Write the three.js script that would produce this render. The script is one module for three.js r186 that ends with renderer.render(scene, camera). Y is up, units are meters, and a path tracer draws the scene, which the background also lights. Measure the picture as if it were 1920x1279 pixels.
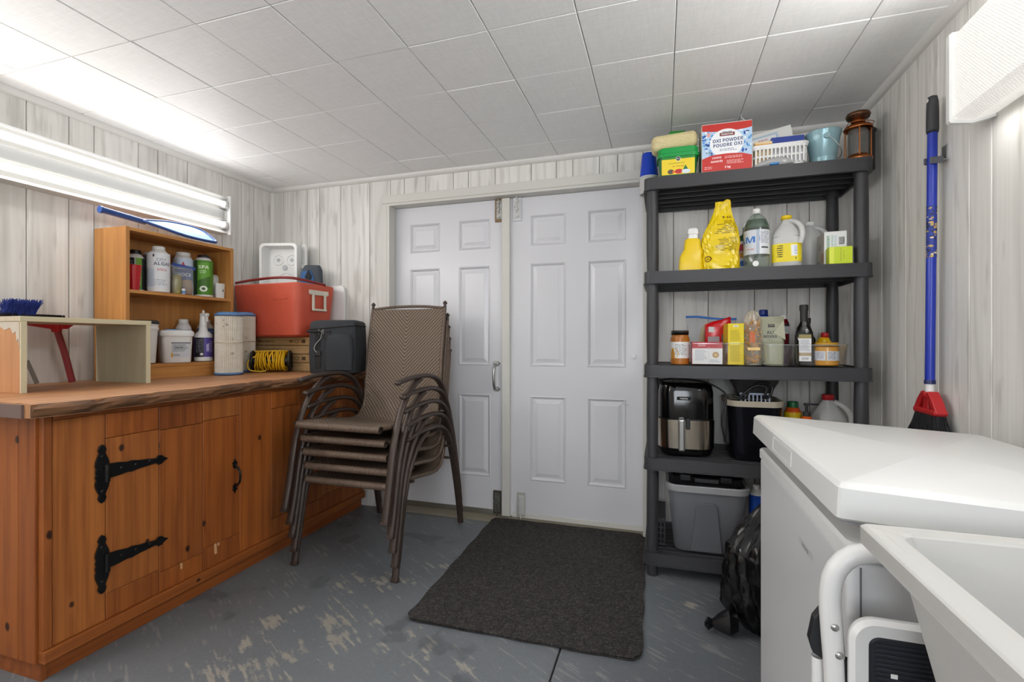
import * as THREE from 'three';
import { RoundedBoxGeometry } from 'three/addons/geometries/RoundedBoxGeometry.js';
import { mergeGeometries, toCreasedNormals } from 'three/addons/utils/BufferGeometryUtils.js';
import { RectAreaLightUniformsLib } from 'three/addons/lights/RectAreaLightUniformsLib.js';

// ---------------------------------------------------------------- camera, exposure, lights
const scene = new THREE.Scene();
scene.background = new THREE.Color().setRGB(.86, .93, 1.0);      // bright overcast sky, seen only through the window behind the camera
scene.backgroundIntensity = 2.5;
const YAW = Math.atan(282 / 900);
const camera = new THREE.PerspectiveCamera(2 * Math.atan(639.5 / 900) * 180 / Math.PI, 1920 / 1279, 0.02, 30);
camera.position.set(2.60, 1.07, 2.70);
camera.lookAt(2.60 - Math.sin(YAW), 1.07, 2.70 - Math.cos(YAW));
camera.updateProjectionMatrix();
const renderer = new THREE.WebGLRenderer({ antialias: true });
renderer.toneMapping = THREE.LinearToneMapping;
renderer.toneMappingExposure = 2.62;
renderer.shadowMap.enabled = true;
RectAreaLightUniformsLib.init();
const TUBE_LIGHT = 6, LENS_LIGHT = 4.3, LIGHT_COLOR = 0xfffdfb, WINDOW_LIGHT = 1.5;
function areaLight(w, h, power, from, to, color = LIGHT_COLOR) {
  const l = new THREE.RectAreaLight(color, power, w, h);
  l.position.set(...from); l.lookAt(...to); scene.add(l); return l;
}

// daylight through the window in the wall behind the camera
const WX0 = 2.23, WX1 = 3.15, WY0 = .72, WY1 = 1.82;
areaLight(WX1 - WX0 - .08, WY1 - WY0 - .08, WINDOW_LIGHT, [(WX0 + WX1) / 2, (WY0 + WY1) / 2, 4.12], [(WX0 + WX1) / 2, (WY0 + WY1) / 2, 0], 0xf6f9ff);

// ---------------------------------------------------------------- helpers
const W = 3.485, H = 2.125, D = 4.15;           // room: x 0..W, y 0..H, z 0..D
let seed = 20240;
const rnd = () => { seed = (seed + 0x6d2b79f5) | 0; let t = Math.imul(seed ^ (seed >>> 15), 1 | seed); t = (t + Math.imul(t ^ (t >>> 7), 61 | t)) ^ t; return ((t ^ (t >>> 14)) >>> 0) / 4294967296; };
const rr = (a, b) => a + (b - a) * rnd();
const PI = Math.PI;
const taken = {};
function numbered(n) { taken[n] = (taken[n] ?? -1) + 1; return taken[n] ? n + '_' + String(taken[n]).padStart(3, '0') : n; }
function shade(o) { o.traverse((m) => { if (m.isMesh) { m.castShadow = true; m.receiveShadow = true; } }); return o; }
function part(parent, name, geo, mat, pos, rot) {
  const m = new THREE.Mesh(geo, mat); m.name = name; m.castShadow = true; m.receiveShadow = true;
  if (pos) m.position.set(...pos); if (rot) m.rotation.set(...rot);
  parent.add(m); return m;
}
function thing(name, label, category, pos = [0, 0, 0], ry = 0, group) {
  const g = new THREE.Group(); g.name = numbered(name); g.position.set(...pos); g.rotation.y = ry;
  g.userData = { label, category }; if (group) g.userData.group = group; scene.add(g); return g;
}
function solo(name, label, category, geo, mat, pos, ry = 0, group) {
  const m = part(scene, numbered(name), geo, mat, pos, [0, ry, 0]); m.userData = { label, category }; if (group) m.userData.group = group; return m;
}
function struct(name, geo, mat, pos, rot) {
  let m;
  if (geo) m = part(scene, name, geo, mat, pos, rot);
  else { m = new THREE.Group(); m.name = name; if (pos) m.position.set(...pos); scene.add(m); }
  m.userData = { kind: 'structure' }; return m;
}
// geometry
const clean = (g) => { g = g.index ? g.toNonIndexed() : g; for (const k of Object.keys(g.attributes)) if (!['position', 'normal', 'uv'].includes(k)) g.deleteAttribute(k);
  if (!g.attributes.uv) g.setAttribute('uv', new THREE.BufferAttribute(new Float32Array(g.attributes.position.count * 2), 2)); return g; };
const merge = (...l) => mergeGeometries(l.flat().map(clean), false);
const box = (w, h, d, x = 0, y = 0, z = 0) => new THREE.BoxGeometry(w, h, d).translate(x, y, z);
const boxAt = (x0, x1, y0, y1, z0, z1) => box(x1 - x0, y1 - y0, z1 - z0, (x0 + x1) / 2, (y0 + y1) / 2, (z0 + z1) / 2);
const rb = (w, h, d, r, x = 0, y = 0, z = 0, s = 2) => new RoundedBoxGeometry(w, h, d, s, Math.min(r, w / 2.01, h / 2.01, d / 2.01)).translate(x, y, z);
const cyl = (r0, r1, h, n = 24, y = 0) => new THREE.CylinderGeometry(r1, r0, h, n).translate(0, y + h / 2, 0);   // r0 bottom, r1 top, stands on y
const lathe = (p, n = 28) => new THREE.LatheGeometry(p.map(([a, b]) => new THREE.Vector2(a, b)), n);
const V3 = (p) => new THREE.Vector3(...p);
const tube = (p, r, n = 40, m = 8, closed = false, tension) => new THREE.TubeGeometry(new THREE.CatmullRomCurve3(p.map(V3), closed, tension === undefined ? 'centripetal' : 'catmullrom', tension), n, r, m, closed);
function rrect(w, d, r, k = 4) { const o = []; r = Math.min(r, w / 2 - 1e-4, d / 2 - 1e-4);
  for (let q = 0; q < 4; q++) { const cx = (q === 0 || q === 3 ? 1 : -1) * (w / 2 - r), cz = (q < 2 ? 1 : -1) * (d / 2 - r);
    for (let i = 0; i <= k; i++) { const a = q * PI / 2 + i / k * PI / 2; o.push([cx + r * Math.cos(a), cz + r * Math.sin(a)]); } } return o; }
// rings: arrays of [x,y,z] with one point count; caps close first and last ring
function loft(rings, { caps = [1, 1], crease = 0.6, closed = true, flip = false } = {}) {
  const n = rings[0].length, P = [], U = [], m = closed ? n : n - 1;
  const push = (p, u, v) => { P.push(p[0], p[1], p[2]); U.push(u, v); };
  const quad = (a, b, c, d, u0, u1, v0, v1) => { const t = flip ? [[a, u0, v0], [b, u1, v0], [c, u1, v1], [a, u0, v0], [c, u1, v1], [d, u0, v1]] : [[a, u0, v0], [c, u1, v1], [b, u1, v0], [a, u0, v0], [d, u0, v1], [c, u1, v1]]; t.forEach((q) => push(...q)); };
  for (let j = 0; j + 1 < rings.length; j++) for (let i = 0; i < m; i++) { const k = (i + 1) % n; quad(rings[j][i], rings[j][k], rings[j + 1][k], rings[j + 1][i], i / m, (i + 1) / m, j / (rings.length - 1), (j + 1) / (rings.length - 1)); }
  if (closed) [[0, caps[0], false], [rings.length - 1, caps[1], true]].forEach(([j, on, top]) => { if (!on) return; const R = rings[j], c = R.reduce((s, p) => [s[0] + p[0] / n, s[1] + p[1] / n, s[2] + p[2] / n], [0, 0, 0]);
    for (let i = 0; i < n; i++) { const k = (i + 1) % n, up = top !== flip; push(c, .5, .5); push(up ? R[k] : R[i], 0, 0); push(up ? R[i] : R[k], 1, 1); } });
  const g = new THREE.BufferGeometry(); g.setAttribute('position', new THREE.Float32BufferAttribute(P, 3)); g.setAttribute('uv', new THREE.Float32BufferAttribute(U, 2));
  g.computeVertexNormals(); return toCreasedNormals(g, crease);
}
// loft of rounded rectangles standing on y: [y, w, d, r, ox, oz]
const tub = (secs, o = {}) => loft(secs.map(([y, w, d, r, ox = 0, oz = 0]) => rrect(w, d, r, o.k ?? 4).map(([x, z]) => [x + ox, y, z + oz])), o);
// chamfered slab: width x, height y, front face at z = t; uv in metres
function slab(w, h, t, c, ou = 0, ov = 0, along = 'y') {
  const P = [], U = [], x = w / 2, y = h / 2, f = [[-x + c, -y + c, t], [x - c, -y + c, t], [x - c, y - c, t], [-x + c, y - c, t]], e = [[-x, -y, t - c], [x, -y, t - c], [x, y, t - c], [-x, y, t - c]], b = e.map((p) => [p[0], p[1], 0]);
  const q = (a, b2, c2, d) => [a, b2, c2, a, c2, d].forEach((p) => { P.push(...p); along === 'y' ? U.push(p[0] + ou, p[1] + ov) : U.push(p[1] + ou, p[0] + ov); });
  q(...f); for (let i = 0; i < 4; i++) { const k = (i + 1) % 4; q(e[i], e[k], f[k], f[i]); q(b[i], b[k], e[k], e[i]); }
  const g = new THREE.BufferGeometry(); g.setAttribute('position', new THREE.Float32BufferAttribute(P, 3)); g.setAttribute('uv', new THREE.Float32BufferAttribute(U, 2)); g.computeVertexNormals(); return g;
}
function boxUV(g, grain = 'y', ou = 0, ov = 0) {       // uv in metres, v along the grain
  g = clean(g); const p = g.attributes.position, n = g.attributes.normal, u = new Float32Array(p.count * 2), A = ['x', 'y', 'z'];
  for (let i = 0; i < p.count; i++) { const c = [p.getX(i), p.getY(i), p.getZ(i)], m = [Math.abs(n.getX(i)), Math.abs(n.getY(i)), Math.abs(n.getZ(i))], k = m.indexOf(Math.max(...m)), G = A.indexOf(grain), o = [0, 1, 2].filter((q) => q !== k);
    const v = o.includes(G) ? G : o[1], w = o.find((q) => q !== v); u[2 * i] = c[w] + ou; u[2 * i + 1] = c[v] + ov; }
  g.setAttribute('uv', new THREE.BufferAttribute(u, 2)); return g;
}
const shapeOf = (pts) => new THREE.Shape(pts.map(([a, b]) => new THREE.Vector2(a, b)));
const extr = (pts, depth, bevel = 0) => new THREE.ExtrudeGeometry(shapeOf(pts), { depth, bevelEnabled: bevel > 0, bevelSize: bevel, bevelThickness: bevel, bevelSegments: 2, curveSegments: 8 });

// ---------------------------------------------------------------- noise and textures
const HASH = new Float32Array(65536); for (let i = 0; i < 65536; i++) HASH[i] = rnd();
const hsh = (x, y, s) => HASH[((x * 73 + y * 3571 + s * 1013) ^ (x * 911 + y * 57)) & 65535];
const md = (a, p) => ((a % p) + p) % p;
function vn(x, y, px, py, s = 0) { const xi = Math.floor(x), yi = Math.floor(y); let fx = x - xi, fy = y - yi; fx = fx * fx * (3 - 2 * fx); fy = fy * fy * (3 - 2 * fy);
  const x0 = md(xi, px), x1 = md(xi + 1, px), y0 = md(yi, py), y1 = md(yi + 1, py), a = hsh(x0, y0, s), b = hsh(x1, y0, s), c = hsh(x0, y1, s), d = hsh(x1, y1, s); return a + (b - a) * fx + (c - a) * fy + (a - b - c + d) * fx * fy; }
function fbm(u, v, fx, fy, oct, s = 0) { let a = 0, w = .5, t = 0; for (let i = 0; i < oct; i++) { a += w * vn(u * fx, v * fy, fx, fy, s + i * 7); t += w; w *= .5; fx *= 2; fy *= 2; } return a / t; }
const mix3 = (a, b, t) => [a[0] + (b[0] - a[0]) * t, a[1] + (b[1] - a[1]) * t, a[2] + (b[2] - a[2]) * t];
const sst = (a, b, x) => { x = Math.min(1, Math.max(0, (x - a) / (b - a))); return x * x * (3 - 2 * x); };
function pix(w, h, fn, { srgb = true, size = [1, 1] } = {}) {
  const d = new Uint8Array(w * h * 4);
  for (let y = 0; y < h; y++) for (let x = 0; x < w; x++) { const c = fn((x + .5) / w, (y + .5) / h), i = (y * w + x) * 4; if (typeof c === 'number') { d[i] = d[i + 1] = d[i + 2] = Math.max(0, Math.min(255, c * 255)); } else { d[i] = Math.max(0, Math.min(255, c[0])); d[i + 1] = Math.max(0, Math.min(255, c[1])); d[i + 2] = Math.max(0, Math.min(255, c[2])); } d[i + 3] = 255; }
  const t = new THREE.DataTexture(d, w, h); t.magFilter = THREE.LinearFilter; t.minFilter = THREE.LinearMipmapLinearFilter; t.generateMipmaps = true; t.wrapS = t.wrapT = THREE.RepeatWrapping; t.repeat.set(1 / size[0], 1 / size[1]);
  if (srgb) t.colorSpace = THREE.SRGBColorSpace; t.needsUpdate = true; return t;
}
function wood(base, dark, { seed: s = 1, size = [.6, 1.2], rings = 9, ring = .5, streak = .5, knots = [], n = 512, fine = 90, bend = 1 } = {}) {
  return pix(n, n, (u, v) => {
    let kn = 0, du = 0;
    for (const [kx, ky, kr] of knots) { let dx = Math.abs(u - kx); dx = Math.min(dx, 1 - dx) * size[0]; let dy = Math.abs(v - ky); dy = Math.min(dy, 1 - dy) * size[1]; const d = Math.hypot(dx, dy * .72) / kr; kn = Math.max(kn, sst(1.15, .55, d + .25 * vn(u * 80, v * 80, 80, 80, s))); du += Math.exp(-d * d * .12) * .28 * Math.sign(u - kx || 1); }
    const w = fbm(u, v, 2, 2, 3, s) * 1.5 + fbm(u, v, 6, 2, 2, s + 30) * .35;
    const r = .5 + .5 * Math.sin((u * rings + w * 2.2 * bend + du) * 2 * PI);
    const f = fbm(u, v, fine, 4, 3, s + 50), b = fbm(u, v, 3, 3, 3, s + 80);
    let t = ring * Math.pow(r, 2.2) * .55 + streak * (f - .35) + (b - .5) * .55;
    let c = mix3(base, dark, Math.max(-.25, Math.min(1, t)));
    return kn ? mix3(c, [dark[0] * .38, dark[1] * .34, dark[2] * .34], kn * .85) : c;
  }, { size });
}
const mat = (color, roughness = .6, o = {}) => new THREE.MeshPhysicalMaterial({ color, roughness, ...o });
// printed matter: fractions of the sheet; r rectangle, c disc, e ellipse, t text, l lines of small print, p polygon, s speckle
function print(w, h, bg, items) {
  const cv = document.createElement('canvas'); cv.width = w; cv.height = h; const x = cv.getContext('2d'); x.fillStyle = bg; x.fillRect(0, 0, w, h);
  for (const [k, col, ...a] of items) { x.fillStyle = col; x.strokeStyle = col;
    if (k === 'r') x.fillRect(a[0] * w, a[1] * h, a[2] * w, a[3] * h);
    if (k === 'c') { x.beginPath(); x.arc(a[0] * w, a[1] * h, a[2] * h, 0, 7); x.fill(); }
    if (k === 'o') { x.lineWidth = a[3] * h; x.beginPath(); x.arc(a[0] * w, a[1] * h, a[2] * h, 0, 7); x.stroke(); }
    if (k === 'e') { x.beginPath(); x.ellipse(a[0] * w, a[1] * h, a[2] * w, a[3] * h, 0, 0, 7); x.fill(); }
    if (k === 'p') { x.beginPath(); for (let i = 0; i < a.length; i += 2) x.lineTo(a[i] * w, a[i + 1] * h); x.fill(); }
    if (k === 't') { x.save(); x.font = (a[5] ?? 'bold') + ' ' + Math.round(a[3] * h) + 'px ' + (a[6] ?? 'sans-serif'); x.textAlign = 'center'; x.textBaseline = 'middle'; x.translate(a[1] * w, a[2] * h); if (a[4]) x.rotate(a[4]); x.fillText(a[0], 0, 0); x.restore(); }
    if (k === 'l') for (let i = 0; i < a[4]; i++) { let px = a[0] * w; const end = (a[0] + a[2] * (.75 + .25 * rnd())) * w, y = (a[1] + a[3] * i / a[4]) * h; while (px < end) { const q = (2 + rnd() * 6) * w / 128; x.fillRect(px, y, Math.min(q, end - px), Math.max(1, a[3] / a[4] * h * .45)); px += q + 1.5 * w / 128; } }
    if (k === 's') for (let i = 0; i < a[0]; i++) { const q = (a[1] + rnd() * a[1]) * w; x.beginPath(); x.ellipse(rnd() * w, rnd() * h, q, q * (.4 + rnd()), rnd() * 3, 0, 7); x.fill(); }
  }
  const t = new THREE.CanvasTexture(cv); t.colorSpace = THREE.SRGBColorSpace; t.anisotropy = 4; return t;
}
const printed = (w, h, bg, items, rough = .45, o = {}) => mat(0xffffff, rough, { map: print(w, h, bg, items), ...o });

// ---------------------------------------------------------------- shared materials
const panelTex = pix(1024, 1024, (u, v) => {
  const w = fbm(u, v, 3, 2, 3, 3), r = .5 + .5 * Math.sin((u * 13 + w * 3.2 + fbm(u, v, 9, 2, 2, 9) * .9) * 2 * PI), f = fbm(u, v, 190, 7, 3, 20), b = fbm(u, v, 9, 5, 4, 40), k = fbm(u, v, 40, 12, 3, 60), s = fbm(u, v, 60, 3, 3, 66);
  let t = .15 * Math.pow(r, 7) + .17 * (f - .5) + .26 * (b - .5) + .3 * sst(.62, .85, k) + .2 * (s - .5) + .05;
  return mix3([230, 228, 223], [152, 148, 140], Math.max(-.15, Math.min(1, t)));
}, { size: [1.2, 2.4] });
const M = {};
M.panel = mat(0xffffff, .62, { map: panelTex });
M.groove = mat(0x6b5c48, .9);
M.trimWhite = mat(0xe0deda, .5);
M.ceil = mat(0xffffff, .5, { map: pix(256, 256, (u, v) => { const f = fbm(u, v, 64, 8, 2, 5), g = fbm(u, v, 8, 64, 2, 8); const q = 246 + (f + g - 1) * 7; return [q, q, q - 1]; }, { size: [.3, .3] }) });
M.ceilBack = mat(0x6a6862, .9);
M.door = mat(0xdcdce0, .28);
M.doorTrim = mat(0xd6d4cd, .45);
const K1 = [[.2, .3, .011], [.72, .16, .014], [.55, .62, .01], [.12, .8, .013], [.84, .75, .009], [.4, .93, .012]];
M.pine = [0xffffff, 0xe8dccf, 0xf2e2cc, 0xd9c8b8].map((c) => mat(c, .5, { map: null }));
const pineTex = wood([178, 106, 48], [112, 56, 20], { seed: 11, knots: K1, n: 1024, rings: 10, ring: .42, streak: .55, bend: .45 });
M.pine.forEach((m) => (m.map = pineTex));
M.pineDark = mat(0x6b3f1e, .6);
M.slabTop = mat(0xffffff, .45, { map: wood([186, 136, 96], [128, 78, 44], { seed: 21, rings: 7, ring: .6, streak: .5, n: 512 }) });
M.bark = mat(0xffffff, .7, { map: wood([128, 88, 56], [66, 44, 28], { seed: 31, rings: 5, ring: .9, streak: .8, n: 512, size: [.3, .6] }) });
M.oak = mat(0xffffff, .5, { map: wood([196, 138, 74], [150, 94, 44], { seed: 41, rings: 10, ring: .35, streak: .55, n: 512, fine: 60 }) });
M.whitePlastic = mat(0xe6e6e4, .38);
M.whiteGloss = mat(0xe4e4e2, .3);
M.blackPlastic = mat(0x18181a, .4);
M.blackGloss = mat(0x0b0b0d, .12);
M.shelf = mat(0x37373a, .46);
M.steel = mat(0xb9b9b6, .3, { metalness: 1 });
M.chrome = mat(0xd8d8d6, .14, { metalness: 1 });
M.iron = mat(0x0c0c0d, .35);
M.copper = mat(0xb06a3c, .32, { metalness: 1 });
M.clear = mat(0xffffff, .06, { transmission: 1, thickness: 0, ior: 1.45 });
M.film = mat(0xf2f4f6, .12, { transmission: .9, thickness: 0 });
M.milky = mat(0xf0f0ee, .42, { transmission: .45, thickness: 0 });
M.blue = mat(0x1a3f9e, .4);
M.red = mat(0xb3161c, .42);
// ---------------------------------------------------------------- the room
{ // floor: painted plywood sheets over a subfloor
  const scars = [[1.45, 1.2, .14, .13], [1.30, 1.45, .13, .1], [1.18, 1.24, .05, .05], [1.84, 1.25, .035, .07], [1.87, 1.17, .06, .018], [1.98, 1.27, .03, .05], [1.36, .86, .12, .1], [1.73, 1.14, .05, .05], [1.92, .68, .05, .03], [1.22, 1.12, .04, .03], [1.62, .62, .06, .06], [2.72, .62, .03, .02], [2.4, 2.2, .2, .1], [1.5, 2.3, .2, .25], [1.95, 1.8, .15, .12]];
  const floorTex = pix(2048, 2048, (u, v) => {
    const x = u * 4, z = v * 4;
    let wear = 0; for (const [cx, cz, rx, rz] of scars) { const d = Math.hypot((x - cx) / rx, (z - cz) / rz); if (d < 2.2) wear = Math.max(wear, 1 - d * .55); }
    const n1 = fbm(u, v, 90, 90, 5, 4), n2 = fbm(u + v * .6, v - u * .6, 40, 340, 3, 14), n3 = fbm(u, v, 10, 10, 3, 24), n4 = vn(u * 700, v * 700, 700, 700, 33);
    let c = mix3([101, 105, 110], [125, 129, 133], n3 * .8 + (n4 - .5) * .25);
    const scratch = sst(.64, .74, n2 * .75 + n1 * .28), speck = sst(.86, .97, n4) * sst(.48, .7, n1);
    c = mix3(c, [166, 164, 157], scratch * .42 + speck * .45);
    const worn = wear > 0 ? sst(.42, .78, wear * .46 + (n1 - .5) * 1.5 + (n2 - .5) * 1.5 + (n4 - .5) * .22 + .08) : 0;
    c = mix3(c, [164, 157, 145], worn * .8);
    const drk = sst(.72, .8, fbm(u, v, 24, 24, 4, 71)); return mix3(c, [56, 60, 64], drk * .28);
  }, { size: [4, 4.0] });
  const fm = mat(0xffffff, .42, { map: floorTex });
  const floor = struct('floor');
  part(floor, 'subfloor', boxAt(-.1, W + .1, -.1, -.018, -.1, D + .1), M.pineDark);
  // sheets follow the seams seen in the photograph
  for (const [x0, x1, z0, z1] of [[0, 2.26, 0, 2.2], [2.263, W, 0, 2.2], [0, 1.2, 2.203, D], [1.203, W, 2.203, D]]) {
    const g = slab(x1 - x0 - .003, z1 - z0 - .003, .018, .0015).rotateX(-PI / 2).translate((x0 + x1) / 2, -.018, (z0 + z1) / 2);
    const p = g.attributes.position, uv = g.attributes.uv; for (let i = 0; i < p.count; i++) uv.setXY(i, p.getX(i), p.getZ(i));
    part(floor, 'floor_sheet', g, fm);
  }
}
{ // ceiling: square fibre tiles, gaps between them, slightly uneven
  const c = struct('ceiling');
  part(c, 'ceiling_board', boxAt(-.1, W + .1, H + .012, H + .1, -.1, D + .1), M.ceilBack);
  const xs = [0]; for (let x = .204; x < W - .05; x += .3048) xs.push(x); xs.push(W);
  const zs = [0]; for (let z = .211; z < D - .05; z += .3193) zs.push(z); zs.push(D);
  const vary = {};
  for (let i = 0; i + 1 < xs.length; i++) for (let j = 0; j + 1 < zs.length; j++) {
    const w = xs[i + 1] - xs[i] - .0022, d = zs[j + 1] - zs[j] - .0022, k = w.toFixed(3) + d.toFixed(3);
    vary[k] ??= slab(w, d, .012, .0022, .1, .1).rotateX(PI / 2);
    part(c, 'ceiling_tile', vary[k], M.ceil, [(xs[i] + xs[i + 1]) / 2, H + .012 + rr(-.0012, .0012), (zs[j] + zs[j + 1]) / 2], [rr(-.004, .004), 0, rr(-.004, .004)]);
  }
}
const GL = [0, .16, .258, .4, .627, .798, .898, 1.102, 1.204, 1.359, 1.55, 1.66, 1.83, 1.93, 2.12, 2.22, 2.42, 2.63, 2.73, 2.9, 3.05, 3.22, 3.36, 3.55, 3.7, 3.82, 3.98, D];
const GB = [0, .092, .294, .394, .563, .784, .938, 1.038, 1.188, 1.377, 1.476, 1.647, 1.871, 2.02, 2.115, 2.265, 2.364, 2.5, 2.657, 2.829, 3.048, 3.195, 3.293, W];
const GR = [0, .1, .297, .505, .734, .904, 1.007, 1.19, 1.41, 1.62, 1.72, 1.92, 2.12, 2.22, 2.38, 2.58, 2.68, 2.84, 3.06, 3.2, 3.41, 3.61, 3.71, 3.9, D];
const plank = (w, h) => slab(w - .003, h, .008, .0022, rr(0, 1.2), rr(0, 2.4));
{
  const wl = struct('wall_left'), wr = struct('wall_right'), wb = struct('wall_back'), wf = struct('wall_front');
  part(wl, 'wall_board', boxAt(-.12, -.008, 0, H + .012, -.1, D + .1), M.groove);
  for (let i = 0; i + 1 < GL.length; i++) part(wl, 'plank', plank(GL[i + 1] - GL[i], H), M.panel, [-.008, H / 2, (GL[i] + GL[i + 1]) / 2], [0, PI / 2, 0]);
  part(wr, 'wall_board', boxAt(W + .008, W + .12, 0, H + .012, -.1, D + .1), M.groove);
  for (let i = 0; i + 1 < GR.length; i++) part(wr, 'plank', plank(GR[i + 1] - GR[i], H), M.panel, [W + .008, H / 2, (GR[i] + GR[i + 1]) / 2], [0, -PI / 2, 0]);
  part(wf, 'wall_board', merge(boxAt(-.1, WX0, 0, H + .012, D + .008, D + .12), boxAt(WX1, W + .1, 0, H + .012, D + .008, D + .12), boxAt(WX0, WX1, 0, WY0, D + .008, D + .12), boxAt(WX0, WX1, WY1, H + .012, D + .008, D + .12)), M.groove);
  { const G = [...GB.filter((x) => x < WX0 - .05), WX0, ...GB.filter((x) => x > WX0 + .05 && x < WX1 - .05), WX1, ...GB.filter((x) => x > WX1 + .05)];
    for (let i = 0; i + 1 < G.length; i++) for (const [y0, y1] of G[i] >= WX0 && G[i + 1] <= WX1 ? [[0, WY0], [WY1, H]] : [[0, H]]) part(wf, 'plank', plank(G[i + 1] - G[i], y1 - y0), M.panel, [(G[i] + G[i + 1]) / 2, (y0 + y1) / 2, D + .008], [0, PI, 0]); }
  const win = struct('window_1');
  part(win, 'window_frame', merge(boxAt(WX0, WX0 + .04, WY0, WY1, D - .01, D + .11), boxAt(WX1 - .04, WX1, WY0, WY1, D - .01, D + .11), boxAt(WX0, WX1, WY0, WY0 + .04, D - .01, D + .11), boxAt(WX0, WX1, WY1 - .04, WY1, D - .01, D + .11)), M.doorTrim);
  part(win, 'pane', boxAt(WX0 + .03, WX1 - .03, WY0 + .03, WY1 - .03, D + .05, D + .052), mat(0xffffff, .02, { transmission: 1, thickness: 0 }));
  part(wb, 'wall_board', merge(boxAt(-.1, .925, 0, H + .012, -.12, -.008), boxAt(2.515, W + .1, 0, H + .012, -.12, -.008), boxAt(.925, 2.515, 1.955, H + .012, -.12, -.008)), M.groove);
  for (let i = 0; i + 1 < GB.length; i++) { const x0 = GB[i], x1 = GB[i + 1], y0 = x0 > .9 && x1 < 2.55 ? 1.96 : 0;
    part(wb, 'plank', plank(x1 - x0, H - y0), M.panel, [(x0 + x1) / 2, (H + y0) / 2, -.008]); }
  part(wb, 'outside_board', boxAt(.9, 2.55, 0, 2.0, -.16, -.125), M.doorTrim);
  // quarter-round mouldings under the ceiling and in the corners
  const q = (len) => { const s = [[0, 0]]; for (let i = 0; i <= 6; i++) s.push([.026 * Math.cos(i / 6 * PI / 2), -.026 * Math.sin(i / 6 * PI / 2)]); return extr(s, len); };
  struct('trim_1', q(D), M.trimWhite, [0, H, 0]);                                           // left ceiling
  struct('trim_2', q(W).rotateY(-PI / 2), M.trimWhite, [W, H, 0]);                            // back ceiling
  struct('trim_3', q(D).rotateY(PI), M.trimWhite, [W, H, D]);                                 // right ceiling
  struct('trim_4', extr([[0, 0], [.02, 0], [.02, -.006], [.006, -.02], [0, -.02]], H - .026).rotateX(-PI / 2), M.trimWhite);
  struct('trim_5', extr([[0, 0], [-.02, 0], [-.02, -.006], [-.006, -.02], [0, -.02]], H - .026).rotateX(-PI / 2), M.trimWhite, [W, 0, 0]);
  // door surround
  const df = struct('trim_6');
  part(df, 'jamb', boxAt(.925, .94, 0, 1.945, -.12, .018), M.doorTrim); part(df, 'jamb', boxAt(2.5, 2.515, 0, 1.945, -.12, .018), M.doorTrim);
  part(df, 'head_jamb', boxAt(.94, 2.5, 1.93, 1.945, -.12, .018), M.doorTrim);
  part(df, 'casing', slab(.034, 1.945, .02, .002), M.doorTrim, [.908, .9725, 0]); part(df, 'casing', slab(.036, 1.945, .02, .002), M.doorTrim, [2.533, .9725, 0]);
  part(df, 'header_board', slab(1.66, .05, .024, .002), M.doorTrim, [1.721, 1.97, 0]);
  part(df, 'threshold', boxAt(.94, 2.5, 0, .012, -.12, .03), mat(0x8d8674, .6));
}
// doors: raised six-panel leaves
function doorLeaf(name, x0, x1, cols) {
  const d = struct(name), zf = -.06, rows = [[.24, .744], [.92, 1.532], [1.635, 1.82]];
  const sh = shapeOf([[x0, .016], [x1, .016], [x1, 1.928], [x0, 1.928]]);
  for (const [a, b] of cols) for (const [c, e] of rows) sh.holes.push(new THREE.Path([[a, c], [a, e], [b, e], [b, c]].map((p) => new THREE.Vector2(...p))));
  part(d, 'stile_and_rail_frame', new THREE.ExtrudeGeometry(sh, { depth: .012, bevelEnabled: false }).translate(0, 0, zf - .012), M.door);
  part(d, 'door_core', boxAt(x0, x1, .016, 1.928, zf - .044, zf - .0125), M.door);
  for (const [a, b] of cols) for (const [c, e] of rows) {
    const ring = (i, z) => [[a + i, c + i, z], [b - i, c + i, z], [b - i, e - i, z], [a + i, e - i, z]];
    part(d, 'door_panel', loft([ring(0, zf), ring(.006, zf + .0035), ring(.011, zf - .001), ring(.017, zf - .009), ring(.022, zf - .009), ring(.043, zf - .002), ring(.044, zf - .001)], { caps: [0, 1], crease: .05, flip: true }), M.door);
  }
  return d;
}
const door1 = doorLeaf('door_1', .942, 1.696, [[1.046, 1.258], [1.386, 1.599]]);
const door2 = doorLeaf('door_2', 1.699, 2.498, [[1.848, 2.064], [2.188, 2.406]]);
part(door2, 'astragal', slab(.05, 1.91, .026, .003), M.doorTrim, [1.703, .973, -.06]);
part(door1, 'door_sweep', boxAt(.945, 1.67, .014, .045, -.06, -.054), M.steel);
part(door2, 'door_sweep', boxAt(1.74, 2.495, .014, .04, -.06, -.055), M.doorTrim);
{ // pull handle on the left leaf
  const h = part(door1, 'pull_handle', tube([[1.637, .93, -.052], [1.637, .925, -.03], [1.637, .905, -.014], [1.637, .855, -.008], [1.637, .805, -.014], [1.637, .785, -.03], [1.637, .78, -.052]], .0085, 30, 10), M.steel);
  for (const y of [.933, .777]) part(h, 'rosette', merge(cyl(.026, .02, .008, 20).scale(.9, 1, .6).rotateX(PI / 2).translate(1.637, y, -.06), new THREE.SphereGeometry(.005, 8, 6).translate(1.637 - .016, y, -.052), new THREE.SphereGeometry(.005, 8, 6).translate(1.637 + .016, y, -.052)), M.steel);
}
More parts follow.
